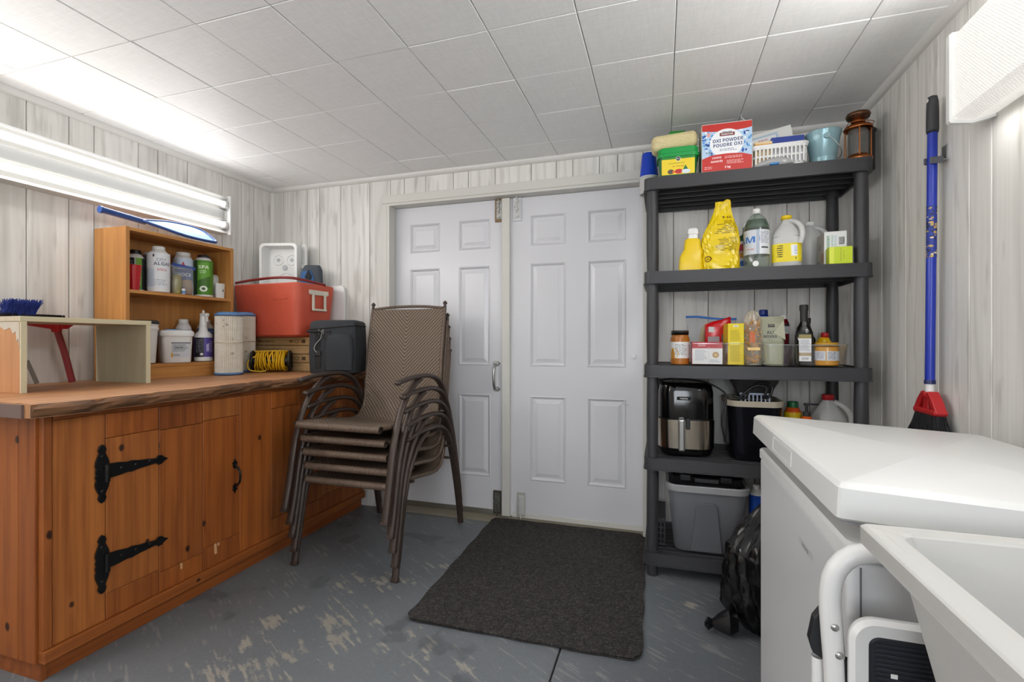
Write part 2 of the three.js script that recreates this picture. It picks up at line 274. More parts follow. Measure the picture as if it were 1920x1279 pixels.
function bolt(door, x, y, m, back, up) { // surface bolt on a backing plate
  const b = part(door, 'slide_bolt', slab(.05, .14, .012, .003), back, [x, y, -.06]);
  part(b, 'bolt_plate', slab(.034, .112, .004, .001), m, [.003, 0, .012]);
  part(b, 'bolt_rod', cyl(.0045, .0045, .12, 10).translate(0, up ? -.02 : -.1, .021), m);
  for (const q of [-.045, 0, .045]) part(b, 'bolt_guide', merge(box(.02, .01, .011, 0, q, .0215)), m);
  part(b, 'bolt_knob', new THREE.SphereGeometry(.006, 10, 8).translate(-.012, .01, .025), m);
}
const woodBlock = mat(0x8a6f4c, .7), dull = mat(0x84857f, .4, { metalness: .85 }), painted = mat(0xcfcfcd, .42);
bolt(door1, 1.655, 1.862, M.steel, woodBlock, true); bolt(door2, 1.77, 1.858, painted, M.door, true);
bolt(door1, 1.643, .092, dull, mat(0x4c443c, .6), false); bolt(door2, 1.795, .093, painted, mat(0xb9b7b0, .5), false);
{ const g = part(door2, 'wall_hook', merge(cyl(.016, .012, .006, 6).rotateX(PI / 2), tube([[0, 0, .004], [0, -.008, .016], [.004, -.016, .02], [.008, -.01, .026]], .003, 10, 6)), mat(0xe4e4e6, .2), [2.447, .985, -.06]); g.name = 'adhesive_hook';
  part(door2, 'nail', cyl(.002, .002, .03, 6).rotateZ(1.3), M.steel, [2.42, .71, -.055]); }

// ---------------------------------------------------------------- light fittings
for (const [z0, z1, gain, label] of [[.404, 1.63, 1, 'white wall strip light with two bare glowing fluorescent tubes above the wooden bookcase'], [1.78, 3.006, 2.5, 'added fill light shaped as a second white twin-tube strip, out of view on the left wall'], [3.02, 4.1, 2.5, 'added fill light shaped as a third white twin-tube strip, out of view near the window']]) { // open twin-tube strips on the left wall; second and third added as unseen fill
  const y0 = 1.722, y1 = 1.953, t = thing('twin_tube_light', label, 'light', [0, 0, 0]);
  const zc = (z0 + z1) / 2, L = z1 - z0;
  const prof = [[0, y0], [.06, y0 + .004], [.06, y0 + .014], [.034, y0 + .034], [.03, y0 + .075], [.052, y0 + .088], [.056, y0 + .1155], [.052, y0 + .143], [.03, y0 + .156], [.034, y1 - .034], [.06, y1 - .014], [.06, y1 - .004], [0, y1]];
  part(t, 'reflector_body', extr(prof, L - .02).translate(0, 0, z0 + .01), mat(0xd2d2d0, .4));
  part(t, 'wireway_cover', rb(.006, .052, L - .07, .002, .0575, (y0 + y1) / 2, zc, 1), mat(0x9b9b99, .45));
  for (const z of [z0, z1 - .01]) part(t, 'end_plate', rb(.075, y1 - y0 + .008, .012, .004, .0385, (y0 + y1) / 2, z + .005), M.whiteGloss);
  const glow = mat(0xffffff, .3, { emissive: 0xfffaf2, emissiveIntensity: .42 });
  for (const y of [y0 + .053, y1 - .053]) {
    const tb = part(t, 'fluorescent_tube', cyl(.0165, .0165, L - .09, 20).rotateX(PI / 2).translate(0, 0, -(L - .09) / 1), glow, [.066, y, z1 - .045]);
    tb.geometry.computeBoundingBox(); const b = tb.geometry.boundingBox; tb.geometry.translate(0, 0, -(b.min.z + b.max.z) / 2); tb.position.z = zc;
    for (const z of [z0 + .03, z1 - .03]) part(t, 'lamp_holder', rb(.04, .046, .03, .008, .052, y, z), M.whiteGloss);
    // the light each tube gives: upwards, outwards and downwards
    for (const a of [-.95, 0, .95]) areaLight(L - .1, .024, TUBE_LIGHT * gain * (a > .5 ? .45 : 1), [.066 + .021 * Math.cos(a), y + .021 * Math.sin(a), zc], [.066 + Math.cos(a), y + Math.sin(a), zc]);
  }
}
{ // wrap-around prismatic fitting on the right wall
  const z0 = 1.014, z1 = 2.24, zc = (z0 + z1) / 2, t = thing('wraparound_light', 'boxy white wall light with a ribbed prismatic lens beside the blue broom', 'light', [0, 0, 0]);
  const P = [[3.483, 1.702], [3.43, 1.69], [3.392, 1.696], [3.384, 1.704], [3.384, 1.928], [3.39, 1.936], [3.483, 1.942]];
  const prism = pix(256, 256, (u, v) => .5 + .5 * Math.sin(u * 64 * PI) * Math.sin(v * 64 * PI), { srgb: false, size: [.3, .3] });
  const lens = mat(0xdededc, .4, { emissive: 0xfffaf3, emissiveIntensity: .16, bumpMap: prism, bumpScale: .0012 });
  part(t, 'prismatic_lens', boxUV(extr(P, z1 - z0 - .03), 'z'), lens, [0, 0, z0 + .015]);
  const E2 = [[3.483, 1.694], [3.43, 1.682], [3.38, 1.688], [3.376, 1.694], [3.376, 1.938], [3.383, 1.944], [3.483, 1.95]];
  for (const z of [z0, z1 - .016]) part(t, 'end_cap', extr(E2, .016), M.whiteGloss, [0, 0, z]);
  const n = z1 - z0 - .06;
  areaLight(n, .18, LENS_LIGHT, [3.374, 1.82, zc], [2, 1.82, zc]);
  areaLight(n, .06, LENS_LIGHT * .7, [3.42, 1.684, zc], [3.40, 1.3, zc]);
  areaLight(n, .06, LENS_LIGHT, [3.42, 1.952, zc], [3.40, 2.12, zc]);
}
// ---------------------------------------------------------------- workbench cabinet and live-edge worktop
const CT = .885;    // worktop height
{
  const X = .755, t = thing('base_cabinet', 'long orange-stained pine cabinet with black strap hinges under the live-edge worktop', 'cabinet', [0, 0, 0]);
  part(t, 'carcass', merge(boxAt(.01, X - .022, .06, .838, .02, 1.70)), M.pineDark);
  part(t, 'toe_kick', boxUV(boxAt(.03, X - .02, 0, .06, .02, 1.69), 'z'), M.pine[3]);
  // a board on the front face: z0..z1, y0..y1, thickness
  const fb = (parent, z0, z1, y0, y1, th = .018, v = 0, nm = 'board', along = 'y') => part(parent, nm, slab(z1 - z0 - .002, y1 - y0 - .0016, th, .0018, rr(0, .6), rr(0, 1.2), along), M.pine[v], [X - .02, (y0 + y1) / 2, (z0 + z1) / 2], [0, PI / 2, 0]);
  fb(t, 1.684, 1.71, .1, .838, .022, 1, 'corner_post');
  fb(t, 1.53, 1.684, .1, .818, .018, 0); 
  fb(t, .79, .976, .1, .818, .018, 2);
  fb(t, .02, 1.71, .06, .1, .03, 1, 'base_rail', 'x');
  fb(t, .02, 1.684, .818, .84, .024, 3, 'top_rail', 'x');
  const doorOf = (cols, flip) => {
    const d = new THREE.Group(); d.name = 'cabinet_door'; t.add(d);
    cols.forEach(([z0, z1, ya, yb], i) => { fb(d, z0, z1, ya, yb, .018, (i + (flip ? 1 : 0)) % 3); fb(d, z0, z1, yb, .818, .0175, (i + 2) % 4); fb(d, z0, z1, .1, ya, .0175, (i + 1) % 4); });
    return d;
  };
  const d1 = doorOf([[1.344, 1.53, .189, .731], [1.16, 1.344, .177, .725], [.976, 1.16, .192, .732]], false);
  const d2 = doorOf([[.6, .79, .186, .735], [.42, .6, .18, .728], [.235, .42, .19, .73]], true);
  fb(t, .02, .235, .1, .818, .018, 1);
  for (const [z, y, h, w] of [[1.1, .17, .045, .012], [1.085, .185, .014, .008], [1.255, .165, .024, .009]]) part(t, 'bare_chip', slab(w, h, .0012, .0005), mat(0xd8a878, .7), [X - .0022, y, z], [0, PI / 2, .06]);
  // end boards towards the room
  for (const [x0, x1, v] of [[.01, .25, 0], [.25, .5, 2], [.5, .655, 1], [.655, .735, 3]]) part(t, 'end_board', slab(x1 - x0 - .003, .778, .018, .002, rr(0, .6), rr(0, 1.2)), M.pine[v], [(x0 + x1) / 2, .449, 1.70]);
  part(t, 'end_skirting', boxAt(.01, .74, 0, .06, 1.69, 1.705), M.pine[3]);
  // black strap hinges
  const plate = []; const half = [[.007, -.095], [.013, -.083], [.008, -.072], [.014, -.06], [.020, -.045], [.022, -.03], [.018, -.02], [.022, -.008], [.018, 0]];
  half.forEach(([a, b]) => plate.push([a, b])); [...half].reverse().slice(1).forEach(([a, b]) => plate.push([a, -b])); plate.push([0, .1]);
  [...half].forEach(([a, b]) => plate.push([-a * .9, -b])); [...half].reverse().slice(1).forEach(([a, b]) => plate.push([-a * .9, b])); plate.push([0, -.1]);
  const strapH = [[0, .024], [.03, .022], [.06, .017], [.075, .019], [.1, .014], [.125, .012], [.15, .009], [.163, .008], [.172, .017], [.184, .015], [.19, .008], [.207, 0]];
  const strap = [...strapH, ...[...strapH].reverse().slice(1).map(([a, b]) => [a, -b])];
  const gP = extr(plate, .003, .0015).rotateY(PI / 2), gS = extr(strap, .003, .0015).rotateY(PI / 2), gB = cyl(.009, .009, .06, 14, -.03), stud = new THREE.SphereGeometry(.0065, 10, 6).scale(.5, 1, 1);
  const hinge = (y) => { const h = new THREE.Group(); h.name = 'strap_hinge'; h.position.set(X + .001, y, 1.545); t.add(h);
    part(h, 'hinge_plate', gP, M.iron); part(h, 'hinge_strap', gS, M.iron, [.002, .006, -.022], [-.02, 0, 0]); part(h, 'hinge_barrel', gB, M.iron, [.006, 0, -.014]);
    for (const [a, b] of [[-.04, .006], [-.09, .006], [-.14, .006]]) part(h, 'stud', stud, M.iron, [.006, b + .001, a - .02]); for (const b of [-.06, .06]) part(h, 'stud', stud, M.iron, [.005, b, 0]); };
  hinge(.612); hinge(.300);
  const pull = part(d1, 'door_pull', tube([[X, .512, 1.004], [X + .012, .502, 1.004], [X + .028, .485, 1.004], [X + .032, .46, 1.004], [X + .028, .435, 1.004], [X + .012, .418, 1.004], [X, .408, 1.004]], .005, 24, 8), M.iron);
  const tip = extr([[0, -.018], [.01, -.008], [.008, 0], [.012, .008], [.005, .014], [0, .026], [-.005, .014], [-.012, .008], [-.008, 0], [-.01, -.008]], .002, .001).rotateY(PI / 2);
  pull.geometry = merge(pull.geometry, tip.clone().translate(X, .512, 1.004), tip.clone().rotateX(PI).translate(X, .408, 1.004));
}
{ // worktop
  const t = thing('worktop', 'live-edge wooden worktop slab with a rough brown bark edge on the pine cabinet', 'worktop', [0, 0, 0]);
  const edge = (z) => .845 + .022 * Math.sin(z * 4.3 + .6) + .012 * Math.sin(z * 11 + 1) + .006 * Math.sin(z * 27) - .035 * sst(1.6, 1.78, z);
  const N = 90, top = [], rim = [];
  for (let i = 0; i <= N; i++) { const z = .004 + (1.775 - .004) * i / N, e = edge(z), q = .004 * Math.sin(z * 40) + .003 * Math.sin(z * 71);
    top.push([[.004, CT - .045, z], [.004, CT, z], [e - .03, CT, z], [e - .018 + q, CT - .003, z], [e - .018 + q, CT - .044, z]]);
    rim.push([[e - .019 + q, CT - .0035, z], [e - .009, CT - .007 - Math.abs(q), z], [e + q * .6, CT - .016, z], [e - .003 - q, CT - .028, z], [e - .012 + q, CT - .039, z], [e - .02 + q, CT - .044, z]]); }
  const a = loft(top, { crease: .5 }), b = loft(rim, { crease: .9 });
  part(t, 'slab', boxUV(a, 'z'), M.slabTop); part(t, 'bark_edge', boxUV(b, 'z'), M.bark);
  part(t, 'end_grain_board', boxAt(.004, .795, CT - .044, CT - .004, 1.775, 1.782), mat(0x6e5a52, .65));
}
// ---------------------------------------------------------------- bookcase on the worktop and what it holds
const BX0 = .04, BX1 = .25, BZ0 = .547, BZ1 = 1.128, BY = 1.60, SH = 1.312, SL = .96;
{
  const t = thing('bookcase', 'small honey-coloured wooden bookcase on the worktop against the panelled wall', 'bookcase', [0, 0, 0]), o = (g, a = 'y') => boxUV(g, a, rr(0, 1), rr(0, 1));
  const bz = (x0, x1, y0, y1, z0, z1) => rb(x1 - x0, y1 - y0, z1 - z0, .0015, (x0 + x1) / 2, (y0 + y1) / 2, (z0 + z1) / 2, 1);
  for (const z of [BZ0, BZ1 - .018]) part(t, 'side_panel', o(bz(BX0, BX1, CT, BY, z, z + .018)), M.oak);
  part(t, 'back_panel', o(bz(BX0, BX0 + .006, CT + .02, BY - .002, BZ0 + .018, BZ1 - .018)), M.oak);
  for (const [nm, y] of [['top_panel', BY - .017], ['shelf', SH - .018], ['shelf', SL - .018]]) part(t, nm, o(bz(BX0 + .006, BX1 - .002, y, y + .016, BZ0 + .018, BZ1 - .018), 'z'), M.oak);
  part(t, 'plinth', o(bz(BX1 - .02, BX1 - .004, CT, SL - .018, BZ0 + .018, BZ1 - .018), 'z'), M.oak);
}
const camFace = (x, z) => Math.atan2(2.6 - x, 2.7 - z);
// round bottle with body, cap and wrap label
function bottle(name, lab, cat, [x, y, z], { r, h, neck = .5, cap = .78, shoulder = .82, body, capMat, label, ly = [.1, .72], group, capR, seg = 28, flip }) {
  const t = thing(name, lab, cat, [x, y, z], 0, group), nr = capR ?? r * neck;
  part(t, 'body', lathe([[0, 0], [r * .93, 0], [r, h * .02], [r, h * shoulder * .92], [r * .96, h * shoulder * .97], [nr * 1.05, h * (shoulder + .06)], [nr * .9, h * cap], [nr * .9, h * .93], [0, h * .93]], seg), body);
  if (capMat) part(t, 'cap', lathe([[0, h * cap], [nr, h * cap], [nr * 1.02, h * (cap + .01)], [nr * 1.0, h * .985], [nr * .9, h], [0, h]], seg), capMat);
  if (label) part(t, 'label', new THREE.CylinderGeometry(r * 1.012, r * 1.012, h * (ly[1] - ly[0]), seg, 1, true), label, [0, h * (ly[0] + ly[1]) / 2, 0], [0, camFace(x, z) + (flip ? 0 : PI), 0]);
  return t;
}
{
  const grp = undefined;
  bottle('chemical_bottle', 'white bottle with black cap and black-green wrap label behind the red cup', 'bottle', [.125, SH, 1.0], { r: .037, h: .205, neck: .62, body: M.whitePlastic, capMat: M.blackPlastic, label: printed(256, 128, '#2c3038', [['r', '#6fa32a', .5, 0, .12, 1], ['r', '#20242a', .36, .05, .12, .9], ['l', '#8a8f96', .38, .1, .08, .7, 9], ['l', '#dfe8cf', .52, .4, .09, .5, 7], ['r', '#cfd4d6', .485, 0, .014, 1]]), ly: [.05, .8], cap: .86, shoulder: .84 });
  { const t = thing('plastic_cup', 'red plastic cup on the bookcase shelf in front of the black-capped bottle', 'cup', [.205, SH, 1.063]);
    part(t, 'cup_body', lathe([[0, .002], [.021, .002], [.022, 0], [.031, .113], [.033, .115], [.033, .118], [.0305, .118], [.0215, .006], [0, .006]]), mat(0xb5121c, .3)); }
  bottle('tall_bottle', 'slim grey bottle half hidden behind the large white bottle', 'bottle', [.085, SH, .912], { r: .032, h: .21, neck: .6, body: mat(0x74787a, .4), capMat: M.whitePlastic, cap: .88, shoulder: .88 });
  { const t = bottle('pool_chemical_bottle', 'large white pool chemical bottle with pale printed label and white screw cap', 'bottle', [.185, SH, .93], { r: .0475, h: .232, neck: .56, body: M.whitePlastic, capMat: M.whitePlastic, label: printed(256, 160, '#e3e6ea', [['r', '#c3cedd', .3, .45, .14, .5], ['t', '#59616e', 'ALGAE', .56, .3, .13, 0], ['l', '#8a93a0', .47, .16, .16, .1, 2], ['l', '#c4585a', .48, .44, .16, .08, 2], ['e', '#33363c', .43, .08, .012, .04], ['l', '#9aa4b2', .44, .75, .2, .18, 4]]), ly: [.08, .84], cap: .88, shoulder: .86 }); }
  bottle('pool_chemical_bottle', 'white-capped pool bottle with a blue and pale-blue label behind the clear bag', 'bottle', [.13, SH, .757], { r: .046, h: .235, neck: .72, body: M.whitePlastic, capMat: M.whitePlastic, label: printed(256, 160, '#c8d5e8', [['r', '#2c4f94', .3, .3, .4, .3], ['r', '#8fa8cf', .3, .6, .4, .1], ['p', '#c03440', .46, .22, .5, .08, .54, .22], ['t', '#ffffff', 'SHOCK', .5, .45, .14, 0], ['l', '#7f8db0', .42, .74, .2, .2, 4]]), ly: [.03, .84], cap: .88, shoulder: .86 });
  bottle('pool_chemical_bottle', 'bright green bottle with black cap and white round emblem on the bookcase shelf', 'bottle', [.175, SH, .674], { r: .045, h: .232, neck: .66, body: M.whitePlastic, capMat: M.blackPlastic, label: printed(256, 200, '#4f8a1f', [['p', '#64a32c', .4, .1, .6, .05, .62, .5, .4, .6], ['t', '#e8f3d8', 'SPA', .5, .2, .13, 0], ['l', '#cfe3b4', .43, .3, .14, .1, 2], ['p', '#3d6f18', .4, .6, .62, .45, .62, .8, .4, .8], ['c', '#eef3e6', .5, .83, .085], ['c', '#33551a', .5, .83, .04], ['r', '#23331a', .33, 0, .06, 1]]), ly: [.05, .86], cap: .89, shoulder: .87 });
  { const t = thing('zip_bag', 'clear zip bag with a dark blue closing strip between two pool bottles', 'bag', [.205, SH, .825], PI / 2 - .1);
    part(t, 'film_pouch', tub([[0, .1, .03, .012], [.03, .112, .055, .02], [.08, .112, .05, .02], [.125, .114, .02, .008], [.15, .114, .004, .002]], { crease: 1.2 }), M.film);
    part(t, 'zip_strip', rb(.12, .016, .006, .002, 0, .148, 0), mat(0x2a4a9c, .4), [0, 0, 0], [0, 0, -.08]); }
  solo('small_jar', 'small jar of olive-green pellets inside the clear zip bag', 'jar', lathe([[0, 0], [.02, 0], [.022, .004], [.022, .07], [.018, .078], [.02, .08], [.02, .096], [0, .096]], 20), mat(0x9a8f4c, .4), [.205, SH + .001, .85]);
  solo('small_tub', 'beige round tub with ribbed lid inside the clear zip bag', 'tub', lathe([[0, 0], [.021, 0], [.026, .006], [.027, .05], [.025, .055], [.025, .075], [.022, .078], [0, .078]], 20), mat(0xb0977c, .45), [.20, SH + .001, .795]);
  bottle('tiny_bottle', 'tiny white and blue squeeze bottle lying in front of the zip bag', 'bottle', [.238, SH, .84], { r: .0085, h: .034, body: M.whitePlastic, capMat: M.blue, label: mat(0x5a86c4, .4), ly: [.1, .5] });
  { const t = thing('plastic_tray', 'white plastic tray with rounded corners standing on edge beside the green bottle', 'tray', [.145, SH, .604], PI / 2 - .2);
    part(t, 'tray_shell', loft([[.0, .074, .136, .02], [.012, .074, .136, .02], [.014, .066, .128, .017], [.006, .06, .122, .015], [.006, .04, .1, .012]].map(([d, w, h, r]) => rrect(w, h, r, 4).map(([a, b]) => [a, b + .068, d])), { crease: .5, flip: true }), M.whitePlastic); }
  { const t = thing('white_card', 'small white card with a black mark at the end of the bookcase shelf', 'card', [.2, SH, .594], PI / 2 - .15);
    part(t, 'card_box', tub([[0, .045, .012, .001], [.085, .052, .012, .001]]), M.whitePlastic); part(t, 'black_mark', extr([[0, 0], [.004, .006], [.002, .02], [-.002, .012]], .0006), M.blackPlastic, [.014, .035, .0062]); }
  // lower shelf
  { const t = thing('plastic_pail', 'tall white plastic pail with a dark lid behind the cream crate', 'pail', [.165, SL, .985]);
    part(t, 'pail_body', lathe([[0, 0], [.043, 0], [.045, .004], [.054, .165], [.058, .166], [.058, .176], [.055, .178], [.055, .186], [.058, .187], [.058, .195], [0, .195]]), M.whitePlastic); part(t, 'lid', lathe([[0, .195], [.06, .195], [.06, .206], [.052, .212], [0, .212]]), mat(0x3c3c40, .5)); }
  { const t = thing('plastic_pail', 'squat white rectangular pail with printed label and white snap lid', 'pail', [.192, SL, .85], PI / 2 - .35);
    part(t, 'pail_body', tub([[0, .118, .1, .02], [.005, .122, .104, .022], [.135, .135, .117, .026]]), M.whitePlastic); part(t, 'lid', tub([[.135, .146, .128, .03], [.152, .15, .132, .032], [.16, .142, .124, .03], [.165, .13, .11, .03]]), M.whitePlastic);
    part(t, 'label', new THREE.PlaneGeometry(.085, .075), printed(128, 112, '#c9cdd2', [['r', '#343a46', 0, 0, 1, .06], ['l', '#5d6570', .08, .14, .8, .5, 6], ['t', '#444a55', 'BROM', .4, .35, .16, 0], ['r', '#d9a23a', -.01, .7, .1, .3], ['l', '#555', .1, .8, .4, .14, 2]]), [.008, .065, .0565], [.05, 0, 0]); part(t, 'lid_clip', rb(.05, .006, .02, .002, -.02, .168, 0), mat(0x6f95c4, .4)); }
  bottle('blue_label_bottle', 'white bottle with a blue wrap label behind the squat pail', 'bottle', [.088, SL, .722], { r: .037, h: .23, neck: .62, body: M.whitePlastic, capMat: M.whitePlastic, label: printed(128, 96, '#5b83bf', [['r', '#3b62a3', 0, .5, 1, .2], ['t', '#dfe9f6', 'pH UP', .5, .3, .2, 0], ['l', '#bcd0ea', .4, .74, .25, .2, 3]]), ly: [.06, .74], cap: .86, shoulder: .84 });
  bottle('blue_label_bottle', 'white bottle with a blue wrap label between spray bottle and filter cartridge', 'bottle', [.11, SL, .608], { r: .04, h: .232, neck: .62, body: M.whitePlastic, capMat: M.whitePlastic, label: printed(128, 96, '#5779b4', [['r', '#34558f', 0, .45, 1, .25], ['l', '#bcd0ea', .4, .1, .25, .2, 3], ['l', '#bcd0ea', .4, .74, .25, .2, 3]]), ly: [.06, .78], cap: .87, shoulder: .85 });
  { const x = .205, z = .7, t = thing('spray_bottle', 'white spray bottle with a black and purple label on the lower bookcase shelf', 'bottle', [x, SL, z]);
    part(t, 'body', lathe([[0, 0], [.042, 0], [.044, .006], [.044, .135], [.04, .148], [.022, .165], [.018, .185], [.018, .2], [0, .2]]), M.whitePlastic);
    part(t, 'label', new THREE.CylinderGeometry(.0446, .0446, .105, 28, 1, true), printed(256, 128, '#55479c', [['r', '#1b1b22', .33, 0, .18, 1], ['l', '#8c8ca0', .36, .1, .12, .7, 8], ['t', '#e9e6f6', 'SWIRL', .575, .5, .14, -1.57], ['l', '#c9c2ea', .62, .2, .08, .6, 6], ['c', '#ddd', .47, .85, .06]]), [0, .076, 0], [0, camFace(x, z) + PI, 0]);
    part(t, 'trigger_head', merge(cyl(.02, .016, .05, 18, .195), rb(.022, .02, .05, .006, 0, .252, .008), rb(.012, .03, .01, .004, 0, .228, .026), cyl(.007, .005, .02, 10, .258)), M.whitePlastic, [0, 0, 0], [0, PI / 2, 0]); }
}
// two pleated filter cartridges on the worktop
{
  const pleat = (r) => { const ring = (y) => Array.from({ length: 96 }, (_, i) => { const a = i / 96 * 2 * PI, q = r - (i % 2) * .004; return [q * Math.cos(a), y, -q * Math.sin(a)]; }); return loft([ring(.014), ring(.326)], { crease: .1, flip: true }); };
  const stain = pix(128, 256, (u, v) => { const n = fbm(u, v, 10, 20, 4, 90), s = sst(.72, .84, fbm(u, v, 14, 12, 4, 95)), q = fbm(u, v, 40, 2, 2, 99); return mix3(mix3([222, 216, 204], [200, 191, 174], n * .8 + q * .3 - .2), [130, 114, 94], s * .6); });
  const body = mat(0xffffff, .8, { map: stain }), cap = mat(0x5d86b8, .5);
  for (const [x, z, r, h, lb] of [[.335, .655, .068, 1, 'stained white pleated filter cartridge with blue end caps, nearer the bookcase'], [.2, .44, .07, 1.04, 'stained white pleated filter cartridge partly hidden by its twin, next to the yellow rope']]) {
    const t = thing('filter_cartridge', lb, 'filter', [x, CT, z], 0, 'pool filter cartridges'); t.scale.y = h;
    part(t, 'pleated_media', pleat(r), body); part(t, 'end_cap', lathe([[0, 0], [r + .002, 0], [r + .002, .014], [0, .014]]), cap);
    part(t, 'end_cap', lathe([[.03, .32], [r + .002, .32], [r + .002, .333], [r - .012, .336], [r - .012, .342], [.03, .342], [.028, .3]]), cap); part(t, 'band', new THREE.TorusGeometry(r, .003, 6, 40).rotateX(PI / 2), mat(0xd8ccb0, .6), [0, .178, 0]);
  }
}
{ // pool skimmer lying on the bookcase, tipped towards the room
  const t = thing('pool_skimmer', 'blue flat pool leaf skimmer with pale mesh lying across the top of the bookcase', 'skimmer', [.235, BY + .004, .9], 0);
  const g = new THREE.Group(); g.name = 'skimmer_head'; g.rotation.z = -.6; t.add(g);
  const fr = [[-.085, 0, .09], [-.05, 0, .02], [-.012, 0, -.08], [-.008, 0, -.22], [-.02, 0, -.262], [-.13, 0, -.262], [-.16, 0, -.22], [-.155, 0, -.08], [-.12, 0, .02]];
  part(g, 'rim', tube(fr, .0075, 80, 8, true), mat(0x23498e, .4), [0, .009, 0]);
  part(g, 'mesh', extr(fr.map(([x, , z]) => [-.085 + (x + .085) * .97, -z * .98]), .003).rotateX(-PI / 2), mat(0x86b8e2, .6), [0, .008, 0]);
  part(t, 'handle_socket', merge(cyl(.0135, .0145, .2, 16).rotateX(PI / 2 - .06), cyl(.0165, .0165, .012, 16).rotateX(PI / 2).translate(0, .011, .19)), mat(0x2a4f93, .35), [-.08, .055, .075]);
}
{ // cream open crate
  const x0 = .125, x1 = .445, z0 = 1.155, z1 = 1.605, y1 = 1.158, t = thing('wooden_crate', 'cream-edged open wooden box without a back on the near end of the worktop', 'crate', [0, 0, 0]);
  const cream = mat(0xd2c9a8, .6), inner = mat(0xffffff, .7, { map: wood([176, 168, 140], [150, 140, 112], { seed: 51, n: 256, ring: .2, streak: .3 }) }), raw = mat(0xffffff, .65, { map: wood([196, 142, 98], [158, 108, 72], { seed: 61, n: 256, ring: .3 }) }), grey = mat(0xffffff, .65, { map: wood([196, 186, 164], [166, 140, 108], { seed: 62, n: 256, ring: .3 }) });
  const panel = (z, m) => { const s = part(t, 'side_panel', boxUV(rb(x1 - x0 - .004, y1 - .018 - CT, .018, .001, (x0 + x1) / 2 - .002, (CT + y1 - .018) / 2, z, 1)), m); part(s, 'edge_band', slab(.0185, y1 - .018 - CT, .004, .001).rotateY(PI / 2).translate(x1 - .004, (CT + y1 - .018) / 2, z), cream); };
  panel(z0 + .009, inner); panel(z1 - .009, raw);
  const tp = part(t, 'top_board', boxUV(rb(x1 - x0 - .004, .018, z1 - z0 + .006, .001, (x0 + x1) / 2 - .002, y1 - .009, (z0 + z1) / 2, 1), 'z'), grey); part(tp, 'edge_band', slab(z1 - z0 + .006, .0185, .004, .001).rotateY(PI / 2).translate(x1 - .004, y1 - .009, (z0 + z1) / 2), cream);
  part(t, 'paint_smear', extr([[0, 0], [0, -.1], [-.006, -.06], [-.014, -.072], [-.02, -.035], [-.034, -.044], [-.05, -.022], [-.08, -.03], [-.11, -.016], [-.16, -.02], [-.2, -.012], [-.2, 0]], .0012), mat(0xbdb3a2, .75), [x1 - .006, y1 - .019, z1]);
}
// bristle bundle: n tapered hairs from a block
function bristles(n, fn, r) { const L = []; for (let i = 0; i < n; i++) { const [a, b, c] = fn(i); const cu = new THREE.QuadraticBezierCurve3(V3(a), V3(b), V3(c)); L.push(new THREE.TubeGeometry(cu, 4, r, 3)); } return merge(L); }
{ // upside-down broom behind the crate
  const t = thing('upturned_broom', 'red broom standing bristles up behind the cream crate, blue bristle tips showing above it', 'broom', [.075, CT, 0]);
  part(t, 'handle', tube([[0, .002, 1.236], [0, .12, 1.262], [0, .24, 1.294]], .0125, 12, 12), mat(0x8e3136, .45));
  part(t, 'head', merge(cyl(.017, .022, .03, 14).rotateX(.2).translate(0, .226, 1.292), rb(.035, .022, .235, .008, 0, .268, 1.365), extr([[-.03, 0], [.03, 0], [.06, .022], [-.13, .022], [-.1, .012]], .02, .002).rotateY(PI / 2).translate(-.01, .24, 1.29)), M.red);
  part(t, 'dark_bristles', bristles(420, () => { const z = rr(1.26, 1.475), x = rr(-.014, .014); return [[x, .272, z], [x, .28, z + .004], [x * 1.2, .298, z + .008]]; }, .0016), mat(0x2a2224, .8));
  part(t, 'blue_bristles', bristles(520, () => { const z = rr(1.37, 1.475), x = rr(-.014, .014), k = rnd(); return [[x, .292, z + .006], [x * 1.3, .318, z - .005], [x * 2 + rr(-.008, .008), .33 + k * .03, z - .02 * k + rr(-.012, .02)]]; }, .0012), mat(0x1e3488, .6));
}
solo('metal_strip', 'thin grey metal strip leaning on the wall inside the crate opening', 'strip', box(.003, .105, .016, 0, .0525, 0).rotateX(.34), mat(0x9a9894, .4, { metalness: .6 }), [.06, CT + .004, 1.355]);
